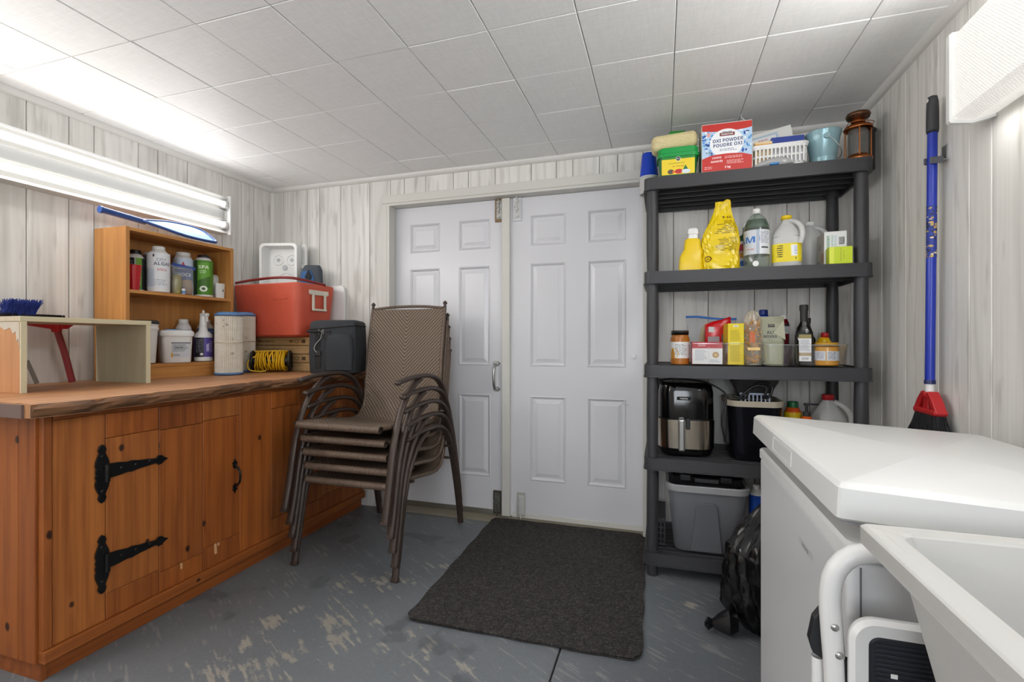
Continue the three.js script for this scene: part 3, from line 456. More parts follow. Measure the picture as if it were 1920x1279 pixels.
// ---------------------------------------------------------------- far end of the worktop: cartons, coolers, rope, bag
{
  const tex = printed(512, 64, '#b08d5e', [['l', '#7d5f38', .05, .45, .35, .3, 2], ['t', '#5c4526', 'THIS SIDE UP', .3, .55, .3, 0], ['o', '#3d3020', .72, .5, .22, .06], ['r', '#4a3822', .79, .25, .05, .5], ['r', '#6a5230', .62, .35, .05, .3], ['s', '#9c7a4c', 40, .004]], .8);
  const plain = printed(256, 32, '#b39163', [['s', '#94734a', 30, .006], ['l', '#8a6b42', .3, .4, .2, .3, 1]], .8), card = mat(0xa98859, .85);
  const names = ['lowest of four', 'second from the bottom of four', 'third from the bottom of four', 'topmost of four'];
  for (let i = 0; i < 4; i++) { const w = .545 + [0, .006, -.004, .002][i], y = CT + i * .0525;
    const t = thing('flat_carton', `flat brown cardboard carton, ${names[i]} stacked under the red cooler`, 'carton', [.335 + [0, .004, -.003, .005][i], y, .155], [0, .01, -.008, .006][i], 'cartons under the red cooler');
    part(t, 'carton_body', rb(w, .05, .265, .003, 0, .026, 0, 1), card); part(t, 'printed_face', new THREE.PlaneGeometry(w - .004, .044), i % 2 ? tex : plain, [0, .026, .1331]); part(t, 'flap_seam', box(w - .01, .0016, .002, 0, .034, .1332), mat(0x7c6138, .9)); }
  // red cooler, open, with white liner
  const cy = CT + .2105, t = thing('picnic_cooler', 'big faded red picnic cooler with white side handle on the stacked cartons', 'cooler', [.305, cy, .215], -.04);
  const red = mat(0xffffff, .5, { map: pix(128, 128, (u, v) => mix3([196, 76, 52], [210, 96, 72], fbm(u, v, 6, 6, 4, 120))) });
  part(t, 'cooler_body', tub([[0, .46, .27, .05], [.012, .485, .295, .05], [.2, .515, .318, .05], [.3, .532, .332, .05], [.318, .532, .332, .05], [.322, .525, .325, .048]], { caps: [1, 0] }), red);
  part(t, 'white_liner', tub([[.322, .525, .325, .048], [.318, .47, .27, .04], [.235, .45, .25, .04]], { caps: [0, 1] }), M.whitePlastic);
  for (const x of [-.2, -.13, -.06, .01, .08]) part(t, 'rib', rb(.003, .2, .006, .0014, x, .17, .1545 + .0, 1), red, [0, 0, 0], [-.03, 0, 0]);
  part(t, 'embossed_badge', rb(.11, .03, .006, .002, .13, .238, .16, 1), red);
  part(t, 'bail_handle', tube([[-.25, .338, .14], [-.1, .348, .155], [.1, .356, .15], [.2, .35, .12], [.265, .325, -.06]], .0085, 40, 8), mat(0x7f1f1c, .45));
  const hd = part(t, 'side_handle', merge(rb(.012, .03, .15, .005, .268, .27, 0), rb(.012, .014, .12, .005, .275, .165, 0), rb(.012, .115, .018, .005, .272, .22, -.05), rb(.012, .115, .018, .005, .272, .22, .05)), mat(0xd8d2c2, .5)); part(hd, 'pivot', rb(.016, .026, .024, .004, .268, .272, .068), mat(0xd8d2c2, .5)); part(hd, 'pivot', rb(.016, .026, .024, .004, .268, .272, -.068), mat(0xd8d2c2, .5));
  // white box standing in it
  const wy = cy + .236, w = thing('white_drink_box', 'white plastic tub standing on edge in the red cooler, round cup recesses inside', 'cooler insert', [.215, wy, .175], .25);
  const ring = (wd, h, r, d) => rrect(wd, h, r, 5).map(([a, b]) => [a, b + .188, d]);
  part(w, 'tub_shell', loft([ring(.235, .376, .03, -.09), ring(.255, .376, .03, 0), ring(.25, .374, .03, .004), ring(.22, .34, .025, .004), ring(.205, .33, .022, -.04), ring(.2, .325, .02, -.062)], { crease: .5, flip: true }), M.whitePlastic);
  for (const x of [-.032, .058]) { const r = part(w, 'cup_recess', new THREE.TorusGeometry(.032, .004, 6, 30), M.whitePlastic, [x, .275, -.062]); part(r, 'recess_center', cyl(.012, .012, .003, 18).rotateX(PI / 2), mat(0xb4b6b8, .5)); }
  part(w, 'drain_boss', cyl(.018, .016, .005, 20).rotateX(PI / 2), mat(0xc0c2c4, .5), [.012, .225, -.06]); part(w, 'arc_rib', new THREE.TorusGeometry(.06, .004, 6, 30, PI), M.whitePlastic, [.02, .13, -.061]);
  const lp = part(w, 'hinged_lid', tub([[0, .05, .02, .009], [.29, .06, .022, .01], [.31, .04, .02, .009]]), M.whitePlastic, [.135, .07, -.08], [0, -.6, 0]); part(lp, 'hinge', rb(.02, .03, .02, .006, .0, .16, .012), M.whitePlastic);
  { const b = thing('lunch_bag', 'dark soft bag with blue lining poking out of the red cooler', 'bag', [.43, cy + .236, .11], .35);
    part(b, 'bag_shell', tub([[0, .12, .06, .02], [.1, .125, .07, .025], [.2, .12, .06, .025], [.225, .1, .045, .02], [.23, .085, .03, .014]], { crease: 1 }), mat(0x4a5058, .85)); part(b, 'blue_lining', tub([[.09, .08, .006, .002], [.14, .09, .01, .004], [.19, .06, .006, .002]], { crease: 1 }), mat(0x355f92, .7), [-.008, 0, .034], [0, 0, .1]); part(b, 'dark_pocket', tub([[.12, .02, .008, .003], [.15, .05, .01, .004], [.195, .006, .006, .002]], { crease: 1 }), mat(0x23282e, .8), [-.012, 0, .036]); }
  solo('cooler_lid', 'white cooler lid standing against the wall behind the red cooler', 'lid', tub([[0, .55, .024, .01], [.53, .55, .024, .01], [.548, .52, .022, .01], [.55, .5, .014, .006]]), M.whitePlastic, [.335, CT, .0135]);
}
{ // yellow rope on a black reel
  const t = thing('rope_reel', 'coil of bright yellow rope on a black reel in front of the cartons', 'rope', [.372, CT + .066, .392], .6);
  const pts = []; for (let i = 0; i <= 520; i++) { const a = i / 20 * 2 * PI, q = i / 520, lay = Math.floor(q * 2.999), s = (q * 3) % 1, x = (lay % 2 ? .085 - s * .17 : -.085 + s * .17) + .006 * Math.sin(i * .37); const r = .04 + lay * .0088 + .004 * Math.sin(i * .61) ; pts.push([x, r * Math.cos(a), r * Math.sin(a)]); }
  part(t, 'rope', new THREE.TubeGeometry(new THREE.CatmullRomCurve3(pts.map(V3)), 1040, .0042, 5), mat(0xe9b70e, .55));
  part(t, 'loose_end', tube([[-.08, .03, .04], [-.115, .0, .055], [-.11, -.045, .06], [-.06, -.058, .062], [-.02, -.055, .058]], .0042, 30, 6), mat(0xe0b62a, .6));
  for (const x of [-.1, .1]) { const d = part(t, 'reel_flange', merge(new THREE.TorusGeometry(.056, .008, 8, 36).rotateY(PI / 2), box(.008, .1, .018), box(.008, .018, .1)), M.blackPlastic, [x, 0, 0]); }
  part(t, 'reel_core', cyl(.03, .03, .2, 18, -.1).rotateZ(PI / 2), M.blackPlastic);
}
{ // black soft cooler bag
  const t = thing('soft_cooler_bag', 'black fabric cooler bag with webbing straps and buckles at the end of the worktop', 'bag', [.775, CT, .3], .3), fab = mat(0x2f3236, .82), web = mat(0x17181a, .75), buck = mat(0x0e0e10, .35);
  part(t, 'bag_body', tub([[0, .252, .202, .015], [.008, .262, .212, .018], [.12, .272, .222, .022], [.24, .266, .216, .02], [.292, .262, .2, .02, 0, -.003], [.302, .24, .16, .02, 0, -.006], [.308, .2, .05, .015]], { crease: 1 }), fab);
  part(t, 'lid_piping', tube(rrect(.268, .214, .022, 4).map(([a, b]) => [a, .262 + .012 * Math.sin(a * 9), b]), .0028, 80, 6, true), web);
  part(t, 'front_pocket', tub([[.02, .15, .03, .012], [.12, .165, .05, .02], [.2, .15, .04, .018], [.225, .12, .014, .006]], { crease: 1 }), fab, [.045, 0, .107]);
  const st = part(t, 'webbing_strap', merge(box(.03, .2, .004, -.078, .13, .1105), box(.026, .15, .004, -.02, .17, .1115)), web);
  part(st, 'buckle', rb(.036, .028, .008, .003, -.02, .215, .114), buck); part(st, 'buckle', rb(.038, .03, .01, .003, -.078, .115, .114), buck);
  part(t, 'carry_handle', tube([[-.137, .25, -.03], [-.155, .245, .02], [-.15, .24, .07], [-.13, .24, .098], [-.1, .238, .112], [-.06, .238, .114]], .008, 30, 8), web);
  part(t, 'white_cord', tube([[-.055, .23, .115], [-.06, .2, .117], [-.085, .17, .119], [-.095, .14, .121], [-.08, .12, .121]], .0016, 24, 5), mat(0xb9b9b4, .6));
  part(t, 'stitched_patch', merge(box(.03, .0022, .002, -.06, .238, .1115), box(.0022, .03, .002, -.046, .238, .1115), box(.0022, .03, .002, -.074, .238, .1115), box(.04, .0018, .002).rotateZ(.78).translate(-.06, .238, .1115), box(.04, .0018, .002).rotateZ(-.78).translate(-.06, .238, .1115)), mat(0x9a9a96, .7));
}
// ---------------------------------------------------------------- stack of five woven patio chairs
{
  const n = 256, rows = 16;
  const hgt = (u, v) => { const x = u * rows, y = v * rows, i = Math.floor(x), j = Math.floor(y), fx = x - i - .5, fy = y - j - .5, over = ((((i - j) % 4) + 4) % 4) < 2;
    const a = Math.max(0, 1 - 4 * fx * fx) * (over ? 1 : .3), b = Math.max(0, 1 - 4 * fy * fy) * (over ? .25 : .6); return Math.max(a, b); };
  const wcol = pix(n, n, (u, v) => { const i = Math.floor(u * rows), j = Math.floor(v * rows), over = ((((i - j) % 4) + 4) % 4) < 2, q = fbm(u, v, 32, 32, 2, 140); /* strand highlight and dark painted in: over cells tan, under cells brown */ return over ? mix3([146, 128, 110], [168, 150, 132], q) : mix3([96, 79, 66], [114, 96, 82], q); }, { size: [.085, .085] });
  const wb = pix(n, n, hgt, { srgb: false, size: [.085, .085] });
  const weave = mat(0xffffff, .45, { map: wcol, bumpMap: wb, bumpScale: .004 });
  const wrap = mat(0xffffff, .42, { map: pix(128, 16, (u, v) => mix3([92, 75, 62], [112, 94, 79], fbm(u, v, 64, 4, 2, 145)), { size: [1, 1] }), bumpMap: pix(256, 16, (u) => .5 + .5 * Math.sin(u * 64 * 2 * PI), { srgb: false }), bumpScale: .0015 });
  const frame = mat(0x473b35, .42, { metalness: .35 });
  // side profile of the sling: [y, z]
  const prof = new THREE.CatmullRomCurve3([[.412, .335], [.405, .2], [.388, .05], [.372, -.08], [.385, -.155], [.44, -.2], [.56, -.222], [.78, -.252], [.985, -.285]].map(([y, z]) => new THREE.Vector3(0, y, z)), false, 'centripetal');
  const N = 44, K = 10, HW = .232, top = [], bot = [], tan = [];
  const sling = (() => { const P = [], U = [], L = prof.getLength(); const at = (i, k) => { const s = i / N, p = prof.getPointAt(s), d = prof.getTangentAt(s), x = (k / K * 2 - 1) * HW, sag = .016 * (1 - (x / HW) ** 2) * (s < .45 ? 1 : .6); const nx = [0, -d.z, d.y]; /* normal (upwards on the seat) */ return { p: [x, p.y - sag * Math.abs(d.z), p.z - sag * .8 * Math.abs(d.y) * (s > .5 ? 1 : 0)], n: [0, nx[1], nx[2]], u: Math.abs(x), v: s * L }; };
    const quad = (a, b, c, d, f) => { for (const q of [a, b, c, a, c, d]) { const o = f * .006; P.push(q.p[0] + q.n[0] * o, q.p[1] + q.n[1] * o, q.p[2] + q.n[2] * o); U.push(q.u, q.v); } };
    for (let i = 0; i < N; i++) for (let k = 0; k < K; k++) { const a = at(i, k), b = at(i, k + 1), c = at(i + 1, k + 1), d = at(i + 1, k); quad(a, b, c, d, 1); quad(d, c, b, a, -1); }
    const g = new THREE.BufferGeometry(); g.setAttribute('position', new THREE.Float32BufferAttribute(P, 3)); g.setAttribute('uv', new THREE.Float32BufferAttribute(U, 2)); g.computeVertexNormals(); return toCreasedNormals(g, .7); })();
  const railPts = prof.getPoints(30).map((p) => [0, p.y, p.z]);
  const rail = tube(railPts, .0105, 60, 8);
  // flattened tube with an oval section
  const oval = (pts, rx, rz, nn = 40) => { const g = new THREE.TubeGeometry(new THREE.CatmullRomCurve3(pts.map(([y, z]) => new THREE.Vector3(0, y, z)), false, 'centripetal'), nn, rz, 10); return g.scale(rx / rz, 1, 1); };
  const armG = oval([[.61, .262], [.622, .18], [.628, .06], [.622, -.05], [.592, -.135], [.53, -.195], [.42, -.245], [.28, -.292], [.13, -.333], [.006, -.362]], .0185, .0116, 60);
  const legG = oval([[.006, .366], [.134, .336], [.334, .294], [.47, .24], [.555, .17], [.6, .1], [.613, .06]], .0185, .0116, 40);
  const foot = rb(.035, .018, .024, .004);
  const capG = new THREE.SphereGeometry(.0185, 12, 8).scale(1, .66, .5);
  const fin = lathe([[0, .03], [.004, .028], [.0115, .02], [.013, .014], [.007, .006], [.009, 0], [.009, -.03], [0, -.03]], 12);
  const backTop = tube([[-.225, .988, -.285], [-.1, .999, -.287], [.1, .999, -.287], [.225, .988, -.285]], .008, 20, 8);
  const frontRoll = cyl(.0165, .0165, .455, 14, -.2275).rotateZ(PI / 2), fu = frontRoll.attributes.uv; for (let i = 0; i < fu.count; i++) fu.setXY(i, fu.getY(i), fu.getX(i));
  function chair(label, pos, ry) {
    const t = thing('patio_chair', label, 'chair', pos, ry, 'stacked woven patio chairs');
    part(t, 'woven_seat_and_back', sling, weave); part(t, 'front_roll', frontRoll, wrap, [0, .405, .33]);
    for (const s of [-1, 1]) { const r = part(t, 'side_rail', rail, wrap, [s * .236, 0, 0]); part(t, 'armrest_and_rear_leg', armG, frame, [s * .2725, 0, 0]); const l = part(t, 'front_leg', legG, frame, [s * .2725, 0, 0]); part(l, 'foot_cap', foot, frame, [0, .009, .364], [-.2, 0, 0]); part(t, 'arm_end_cap', capG, frame, [s * .2725, .61, .262]);
      part(t, 'finial', fin, frame, [s * .236, 1.0, -.287], [-.14, 0, 0]); part(t, 'bracket', merge(rb(.045, .012, .02, .004, s * .252, .4, .2), rb(.045, .012, .02, .004, s * .252, .42, -.205)), frame); }
    part(t, 'top_rail', backTop, wrap); return t;
  }
  const names = ['resting on the floor at the bottom of the stack', 'second from the bottom of the stack', 'in the middle of the stack of five', 'second from the top of the stack', 'on top of the stack, its whole seat showing'];
  const zs = [.458, .464, .472, .484, .512], xs = [1.195, 1.196, 1.193, 1.192, 1.188];
  for (let k = 0; k < 5; k++) chair(`brown woven resin patio chair ${names[k]}`, [xs[k], k * .0672, zs[k]], [0, .004, -.004, -.008, -.02][k]);
}
{ // doormat
  const tex = pix(512, 512, (u, v) => { const a = vn(u * 130, v * 130, 130, 130, 150), b = fbm(u, v, 50, 50, 3, 155), c = sst(.82, .98, vn(u * 220, v * 220, 220, 220, 160)); return mix3(mix3([26, 24, 23], [80, 75, 72], a * .75 + b * .9 - .4), [150, 144, 138], c * .75); }, { size: [.45, .45] });
  const bump = pix(256, 256, (u, v) => .5 * vn(u * 110, v * 110, 110, 110, 170) + .5 * vn(u * 50, v * 50, 50, 50, 171), { srgb: false, size: [.3, .3] });
  // corners measured on the floor, curled near edge
  const c = [[1.63, -.0], [2.515, -.005], [2.535, 1.056], [1.655, 1.069]], N = 40, P = [], U = [];
  const at = (i, j, b) => { let s = i / N, q = j / N; const x = (c[0][0] * (1 - s) + c[1][0] * s) * (1 - q) + (c[3][0] * (1 - s) + c[2][0] * s) * q, z = (c[0][1] * (1 - s) + c[1][1] * s) * (1 - q) + (c[3][1] * (1 - s) + c[2][1] * s) * q;
    const cr = Math.max(0, Math.abs(s - .5) - .46) + Math.max(0, Math.abs(q - .5) - .46), pull = cr > .05 ? (cr - .05) * .6 : 0, lift = .004 * Math.max(0, Math.sin(s * 19 + 1)) * sst(.9, 1, q) + .003 * sst(.93, 1, q) + (q < .06 ? .012 * (1 - q / .06) * (s < .98 ? 1 : .5) : 0);
    return [x + (s < .5 ? pull : -pull) + .003 * Math.sin(q * 30), .0005 + lift + (b ? 0 : .008), Math.max(z + (q < .5 ? pull : -pull) + .003 * Math.sin(s * 26), -.048)]; };
  const rows = []; for (let j = 0; j <= N; j++) { const r = []; for (let i = 0; i <= N; i++) r.push(at(i, j)); for (let i = N; i >= 0; i--) r.push(at(i, j, 1)); rows.push(r); }
  solo('doormat', 'rectangular charcoal fibre doormat on the grey floor before the double door', 'mat', boxUV(loft(rows, { crease: .8 }), 'z'), mat(0xffffff, .95, { map: tex, bumpMap: bump, bumpScale: .003 }));
}
// ---------------------------------------------------------------- grey plastic shelving unit
const SX0 = 2.52, SX1 = 3.41, SZ0 = .02, SZ1 = .44, TOPS = [.111, .54, .96, 1.385, 1.81];
{
  const t = thing('shelving_unit', 'five-tier dark grey plastic shelving unit in the corner beside the door', 'shelf', [0, 0, 0]), w = SX1 - SX0, d = SZ1 - SZ0, cx = (SX0 + SX1) / 2, cz = (SZ0 + SZ1) / 2;
  const rimG = (() => { const o = rrect(w, d, .035, 5), i = rrect(w - .016, d - .016, .028, 5), lip = rrect(w + .006, d + .006, .037, 5); const R = (p, y) => p.map(([x, z]) => [x, y, z]); return loft([R(i, -.055), R(lip, -.055), R(lip, -.05), R(o, -.0495), R(o, 0), R(i, 0), R(i, -.055)], { caps: [0, 0], crease: .3 }); })();
  const slatG = slab(w - .016, .03, .006, .001).rotateX(-PI / 2).translate(0, -.012, 0), crossG = box(.008, .01, d - .016, 0, -.017, 0), ribG = box(w - .016, .03, .012, 0, -.027, 0), sockG = cyl(.033, .033, .056, 20, -.056);
  TOPS.forEach((y) => {
    const s = new THREE.Group(); s.name = 'shelf_tray'; s.position.set(cx, y, cz); t.add(s);
    part(s, 'rim', rimG, M.shelf);
    for (let i = 0; i < 10; i++) part(s, 'slat', slatG, M.shelf, [0, 0, -d / 2 + .028 + i * (d - .056) / 9]);
    for (let i = 0; i < 8; i++) part(s, 'cross_rib', crossG, M.shelf, [-w / 2 + .06 + i * (w - .12) / 7, 0, 0]);
    for (let i = 0; i < 5; i++) part(s, 'long_rib', ribG, M.shelf, [0, 0, -d / 2 + .05 + i * (d - .1) / 4]);
    for (const [a, b] of [[-1, -1], [1, -1], [-1, 1], [1, 1]]) part(s, 'corner_socket', sockG, M.shelf, [a * (w / 2 - .033), 0, b * (d / 2 - .033)]);
  });
  for (const x of [SX0 + .036, SX1 - .036]) for (const z of [SZ0 + .036, SZ1 - .036]) {
    part(t, 'foot', cyl(.024, .026, .056, 20), M.shelf, [x, 0, z]);
    for (let i = 0; i < 4; i++) { const h = TOPS[i + 1] - TOPS[i] - .055; part(t, 'post', lathe([[.024, 0], [.026, h * .3], [.026, h * .7], [.024, h]], 20), M.shelf, [x, TOPS[i], z]); }
  }
}
const fr = (s) => TOPS[s] + .0005;
// ---- top shelf
{
  const y = fr(4);
  { const t = thing('cup_stack', 'blue plastic cup upside down on clear cups at the corner of the top shelf', 'cups', [2.535, y, .16]);
    for (let i = 0; i < 3; i++) part(t, 'clear_cup', lathe([[.046, 0], [.048, .003], [.034, .11], [.03, .112], [.0, .112], [0, .109], [.03, .108], [.043, .002]], 24), M.milky, [0, .003 + i * .022, 0]);
    part(t, 'blue_cup', lathe([[.043, 0], [.046, .003], [.035, .118], [.033, .122], [0, .122], [0, .118], [.03, .116], [.041, .002]], 28), mat(0x0a3ec0, .35), [0, .088, 0]); part(t, 'cup_rim', new THREE.TorusGeometry(.0445, .0028, 8, 36).rotateX(PI / 2), M.whitePlastic, [0, .089, 0]); }
  { const t = thing('plant_food_tub', 'yellow-labelled green plastic tub under the big sponge on the top shelf', 'tub', [2.666, y, .372], .02);
    part(t, 'tub_body', tub([[0, .145, .1, .022], [.006, .15, .105, .024], [.09, .168, .122, .028]]), mat(0x0f6b2c, .4));
    part(t, 'lid', tub([[.085, .178, .132, .032], [.1, .18, .134, .033], [.103, .172, .126, .03], [.125, .172, .126, .03], [.128, .165, .12, .03]]), mat(0x0f9a44, .35));
    part(t, 'label', new THREE.PlaneGeometry(.14, .078), printed(256, 144, '#f0d324', [['r', '#15862f', 0, 0, 1, .14], ['c', '#ffffff', .5, .14, .13], ['c', '#111418', .5, .14, .11], ['t', '#ffffff', 'Gro', .5, .14, .08, 0], ['l', '#8a8f2a', .2, .36, .6, .08, 1], ['t', '#b5651c', 'ALL PURPOSE', .5, .55, .1, 0], ['e', '#55483c', .28, .84, .1, .13], ['c', '#e8642c', .36, .86, .07], ['e', '#c8202c', .52, .84, .12, .13], ['e', '#d9e6f0', .74, .86, .13, .12], ['p', '#1d6b3a', .72, .5, .8, .75, .65, .75]]), [0, .046, .0578], [.101, 0, 0]); }
  solo('car_sponge', 'thick cream sponge lying on the green plant food tub', 'sponge', rb(.2, .072, .1, .026, 0, 0, 0, 4).rotateZ(.06), mat(0xe6d6a4, .95, { bumpMap: pix(128, 128, (u, v) => fbm(u, v, 40, 40, 3, 180), { srgb: false }), bumpScale: .004 }), [2.651, y + .17, .36], .03);
  { const t = thing('green_box', 'green packet with white lettering lying behind the sponge on the top shelf', 'packet', [2.668, y, .235], .12);
    part(t, 'packet_body', tub([[0, .14, .08, .006], [.2, .14, .08, .006], [.276, .07, .02, .004]]), mat(0x2f8a34, .5)); part(t, 'label', new THREE.PlaneGeometry(.08, .03), printed(128, 48, '#3a8f3c', [['t', '#f3f6ee', 'NATURE', .5, .5, .6, 0]]), [.02, .24, .0245], [-.375, 0, 0]); }
  { const t = thing('powder_box', 'red, white and blue laundry powder carton on the top shelf', 'box', [2.866, y, .385], .02);
    part(t, 'carton', rb(.203, .212, .13, .002, 0, .106, -.0225, 1), mat(0xd9d6d0, .6));
    const it = [['r', '#c8332c', 0, 0, 1, .13], ['e', '#c8332c', .5, .1, .55, .07]]; const s0 = seed;
    for (let i = 0; i < 70; i++) { const L = i % 2, x = L ? rr(.0, .22) : rr(.78, 1), yy = rr(.16, .66); it.push(['e', ['#2c62b8', '#5f9bd8', '#9cc8ea', '#1d4390', '#eef5fb'][i % 5], x, yy, rr(.01, .04), rr(.01, .035)]); }
    it.push(['e', '#f3f5f8', .5, .42, .34, .3], ['r', '#6d1f22', .36, .2, .3, .07], ['t', '#ffffff', 'SIGNATURE', .51, .236, .045, 0], ['t', '#2b3138', 'KIRKLAND', .51, .185, .04, 0], ['t', '#22386c', 'OXI POWDER', .52, .36, .1, -.03], ['t', '#22386c', 'POUDRE OXI', .52, .46, .1, -.03], ['l', '#7f8aa0', .36, .54, .34, .06, 2], ['t', '#2b3138', '4,1kg', .14, .6, .05, 0], ['p', '#c8332c', 0, .73, .2, .66, .5, .645, .8, .66, 1, .72, 1, 1, 0, 1], ['t', '#ffffff', 'LESSIVE', .3, .72, .05, -.03], ['l', '#f0c8c4', .46, .7, .4, .06, 2], ['t', '#ffffff', 'AVANCÉE', .3, .8, .055, -.03], ['l', '#f0c8c4', .5, .79, .36, .09, 3], ['t', '#ffffff', '5 kg', .52, .93, .06, 0], ['l', '#f0c8c4', .05, .9, .16, .07, 2], ['r', '#e8aaa8', .1, .18, .07, .08]);
    part(t, 'front_print', new THREE.PlaneGeometry(.2, .205), printed(512, 512, '#b8d4ee', it, .35), [0, .106, .0431]); }
  { // white slotted basket with boxes
    const t = thing('slotted_basket', 'white slotted plastic basket full of boxes on the top shelf', 'basket', [3.076, y, .345], -.03), L = [];
    const P = rrect(.21, .15, .025, 3), n = 44; for (let i = 0; i < n; i++) { const s = i / n * P.length, a = P[Math.floor(s) % P.length], b = P[(Math.floor(s) + 1) % P.length], f = s % 1, x = a[0] + (b[0] - a[0]) * f, z = a[1] + (b[1] - a[1]) * f; }
    part(t, 'basket_floor', tub([[0, .19, .13, .02], [.02, .196, .136, .022], [.02, .186, .126, .018], [.003, .18, .12, .018]]), M.whitePlastic);
    part(t, 'basket_rim', tub([[.078, .216, .156, .026], [.095, .226, .166, .028], [.097, .222, .162, .026], [.095, .206, .146, .02], [.078, .2, .14, .02], [.078, .216, .156, .026]], { caps: [0, 0] }), M.whitePlastic);
    part(t, 'mid_band', tub([[.044, .207, .147, .024], [.052, .209, .149, .024], [.052, .201, .141, .02], [.044, .199, .139, .02], [.044, .207, .147, .024]], { caps: [0, 0] }), M.whitePlastic);
    const bar = rb(.007, .07, .005, .002, 0, .049, 0, 1);
    for (let i = 0; i < 13; i++) for (const s of [-1, 1]) part(t, 'basket_bar', bar, M.whitePlastic, [-.09 + i * .015, 0, s * .0715], [s * .09, 0, 0]);
    for (let i = 0; i < 8; i++) for (const s of [-1, 1]) part(t, 'basket_bar', bar, M.whitePlastic, [s * .1015, 0, -.056 + i * .016], [0, PI / 2, 0]); }
  { const t = thing('white_box', 'white flat box with a pale blue window tilted in the slotted basket', 'box', [3.075, y + .022, .305], .02); const g = new THREE.Group(); g.name = 'tilted_body'; g.rotation.z = .2; t.add(g);
    part(g, 'carton', rb(.2, .16, .03, .002, .0, .095, 0, 1), mat(0xdcdcd8, .5)); part(g, 'front_print', new THREE.PlaneGeometry(.195, .155), printed(256, 200, '#e2e2de', [['r', '#b6cad8', .12, .08, .6, .34], ['r', '#ececea', .17, .14, .5, .26], ['l', '#c48a94', .3, .2, .24, .08, 1]]), [0, .095, .0152]); }
  { const t = thing('yellow_box', 'small cream and orange carton at the end of the slotted basket', 'box', [3.016, y + .021, .385], .02);
    part(t, 'carton', rb(.07, .1, .025, .002, 0, .05, 0, 1), mat(0xe0c9a0, .5)); part(t, 'front_print', new THREE.PlaneGeometry(.068, .04), printed(128, 72, '#ecd3a8', [['r', '#e0a040', 0, .2, 1, .6], ['t', '#c46a14', 'BREADTIN', .5, .5, .32, 0]]), [0, .078, .0128]); }
  { const t = thing('blue_white_box', 'dark blue and white flat pack standing in the slotted basket', 'box', [3.112, y + .021, .37], .02);
    part(t, 'carton', rb(.126, .115, .03, .002, 0, .0575, 0, 1), mat(0xe2e4e8, .45)); part(t, 'blue_band', rb(.1265, .026, .031, .002, 0, .1035, 0, 1), mat(0x1b3a94, .4)); }
  { const t = thing('plastic_sachet', 'crumpled clear sachet with a blue tag lying on the edge of the top shelf', 'sachet', [3.051, y, .425], -.02);
    part(t, 'film_pouch', loft([[-.075, .004, .01], [-.05, .012, .016], [-.02, .017, .02], [.03, .018, .02], [.06, .013, .016], [.075, .004, .01]].map(([x, h, d]) => Array.from({ length: 14 }, (_, i) => { const a = i / 14 * 2 * PI; return [x, h + h * Math.sin(a) * (1 + .15 * Math.sin(x * 300 + i * 2)), d * Math.cos(a)]; })), { crease: .8, flip: false }), mat(0xc8c9c9, .22, { transmission: .35, thickness: 0 })); part(t, 'blue_tag', rb(.035, .008, .012, .002, .0, .006, .016, 1), mat(0x2f7fc4, .4)); }
  { const t = thing('small_bucket', 'pale blue metal bucket with wire handle on the top shelf', 'bucket', [3.251, y, .36]);
    part(t, 'bucket_body', lathe([[0, 0], [.045, 0], [.0465, .003], [.0505, .055], [.052, .057], [.054, .09], [.0665, .134], [.068, .135], [.068, .14], [.065, .14], [.045, .006], [0, .006]], 36), mat(0x8fb2ba, .24, { metalness: .2 }));
    const e = part(t, 'handle_ear', cyl(.012, .012, .006, 14).rotateX(PI / 2), mat(0x86a9b2, .3), [-.004, .108, .062]); part(t, 'wire_handle', tube([[-.004, .108, .068], [.02, .085, .07], [.045, .05, .064], [.06, .035, .02], [.058, .04, -.03], [.03, .08, -.062], [.0, .108, -.062]], .0014, 40, 6), M.steel); }
  { const lantern = (label, pos, s, dark) => { const t = thing('lantern', label, 'lantern', pos, .3), m = dark ? mat(0x55504c, .45, { metalness: .7 }) : M.copper; t.scale.setScalar(s);
      part(t, 'base', lathe([[0, 0], [.047, 0], [.05, .004], [.05, .012], [.038, .02], [.036, .026], [0, .026]]), m);
      part(t, 'glass', lathe([[.034, .024], [.036, .06], [.036, .115], [.033, .13]], 28), mat(0xb4b4b0, .1, { transmission: .8, thickness: 0 })); part(t, 'burner', lathe([[0, .024], [.014, .024], [.014, .045], [.006, .05], [.004, .06], [0, .06]], 14), m);
      for (let i = 0; i < 4; i++) part(t, 'upright_bar', cyl(.0026, .0026, .118, 8, .018), m, [.044 * Math.cos(i * PI / 2 + .5), 0, .044 * Math.sin(i * PI / 2 + .5)]);
      part(t, 'hood', lathe([[.05, .132], [.052, .136], [.046, .146], [.028, .155], [.024, .165], [.024, .178], [0, .178]]), m); part(t, 'vent_crown', lathe([[.024, .172], [.04, .183], [.044, .19], [.04, .199], [.024, .204], [0, .204]]), mat(0x6b4a34, .4, { metalness: .9 }));
      for (let i = 0; i < 16; i++) part(t, 'vent_fin', box(.002, .014, .008, .039, .186, 0).rotateY(i * PI / 8), M.blackPlastic);
      part(t, 'bail', tube([[-.048, .14, 0], [-.05, .15, .012], [-.038, .153, .036], [0, .15, .05], [.038, .153, .036], [.05, .15, .012], [.048, .14, 0]], .0016, 30, 6), m); };
    lantern('copper lantern with clear chimney and vented crown at the end of the top shelf', [3.372, y, .378], 1.0, false); }
  { const t = thing('tin_can', 'dull grey metal can with a flared rim behind the copper lantern', 'can', [3.436, y, .25]); part(t, 'can_body', lathe([[0, 0], [.04, 0], [.04, .16], [.046, .166], [.046, .172], [.038, .17], [.037, .01], [0, .01]]), mat(0x5c5a58, .4, { metalness: .7 })); }
}
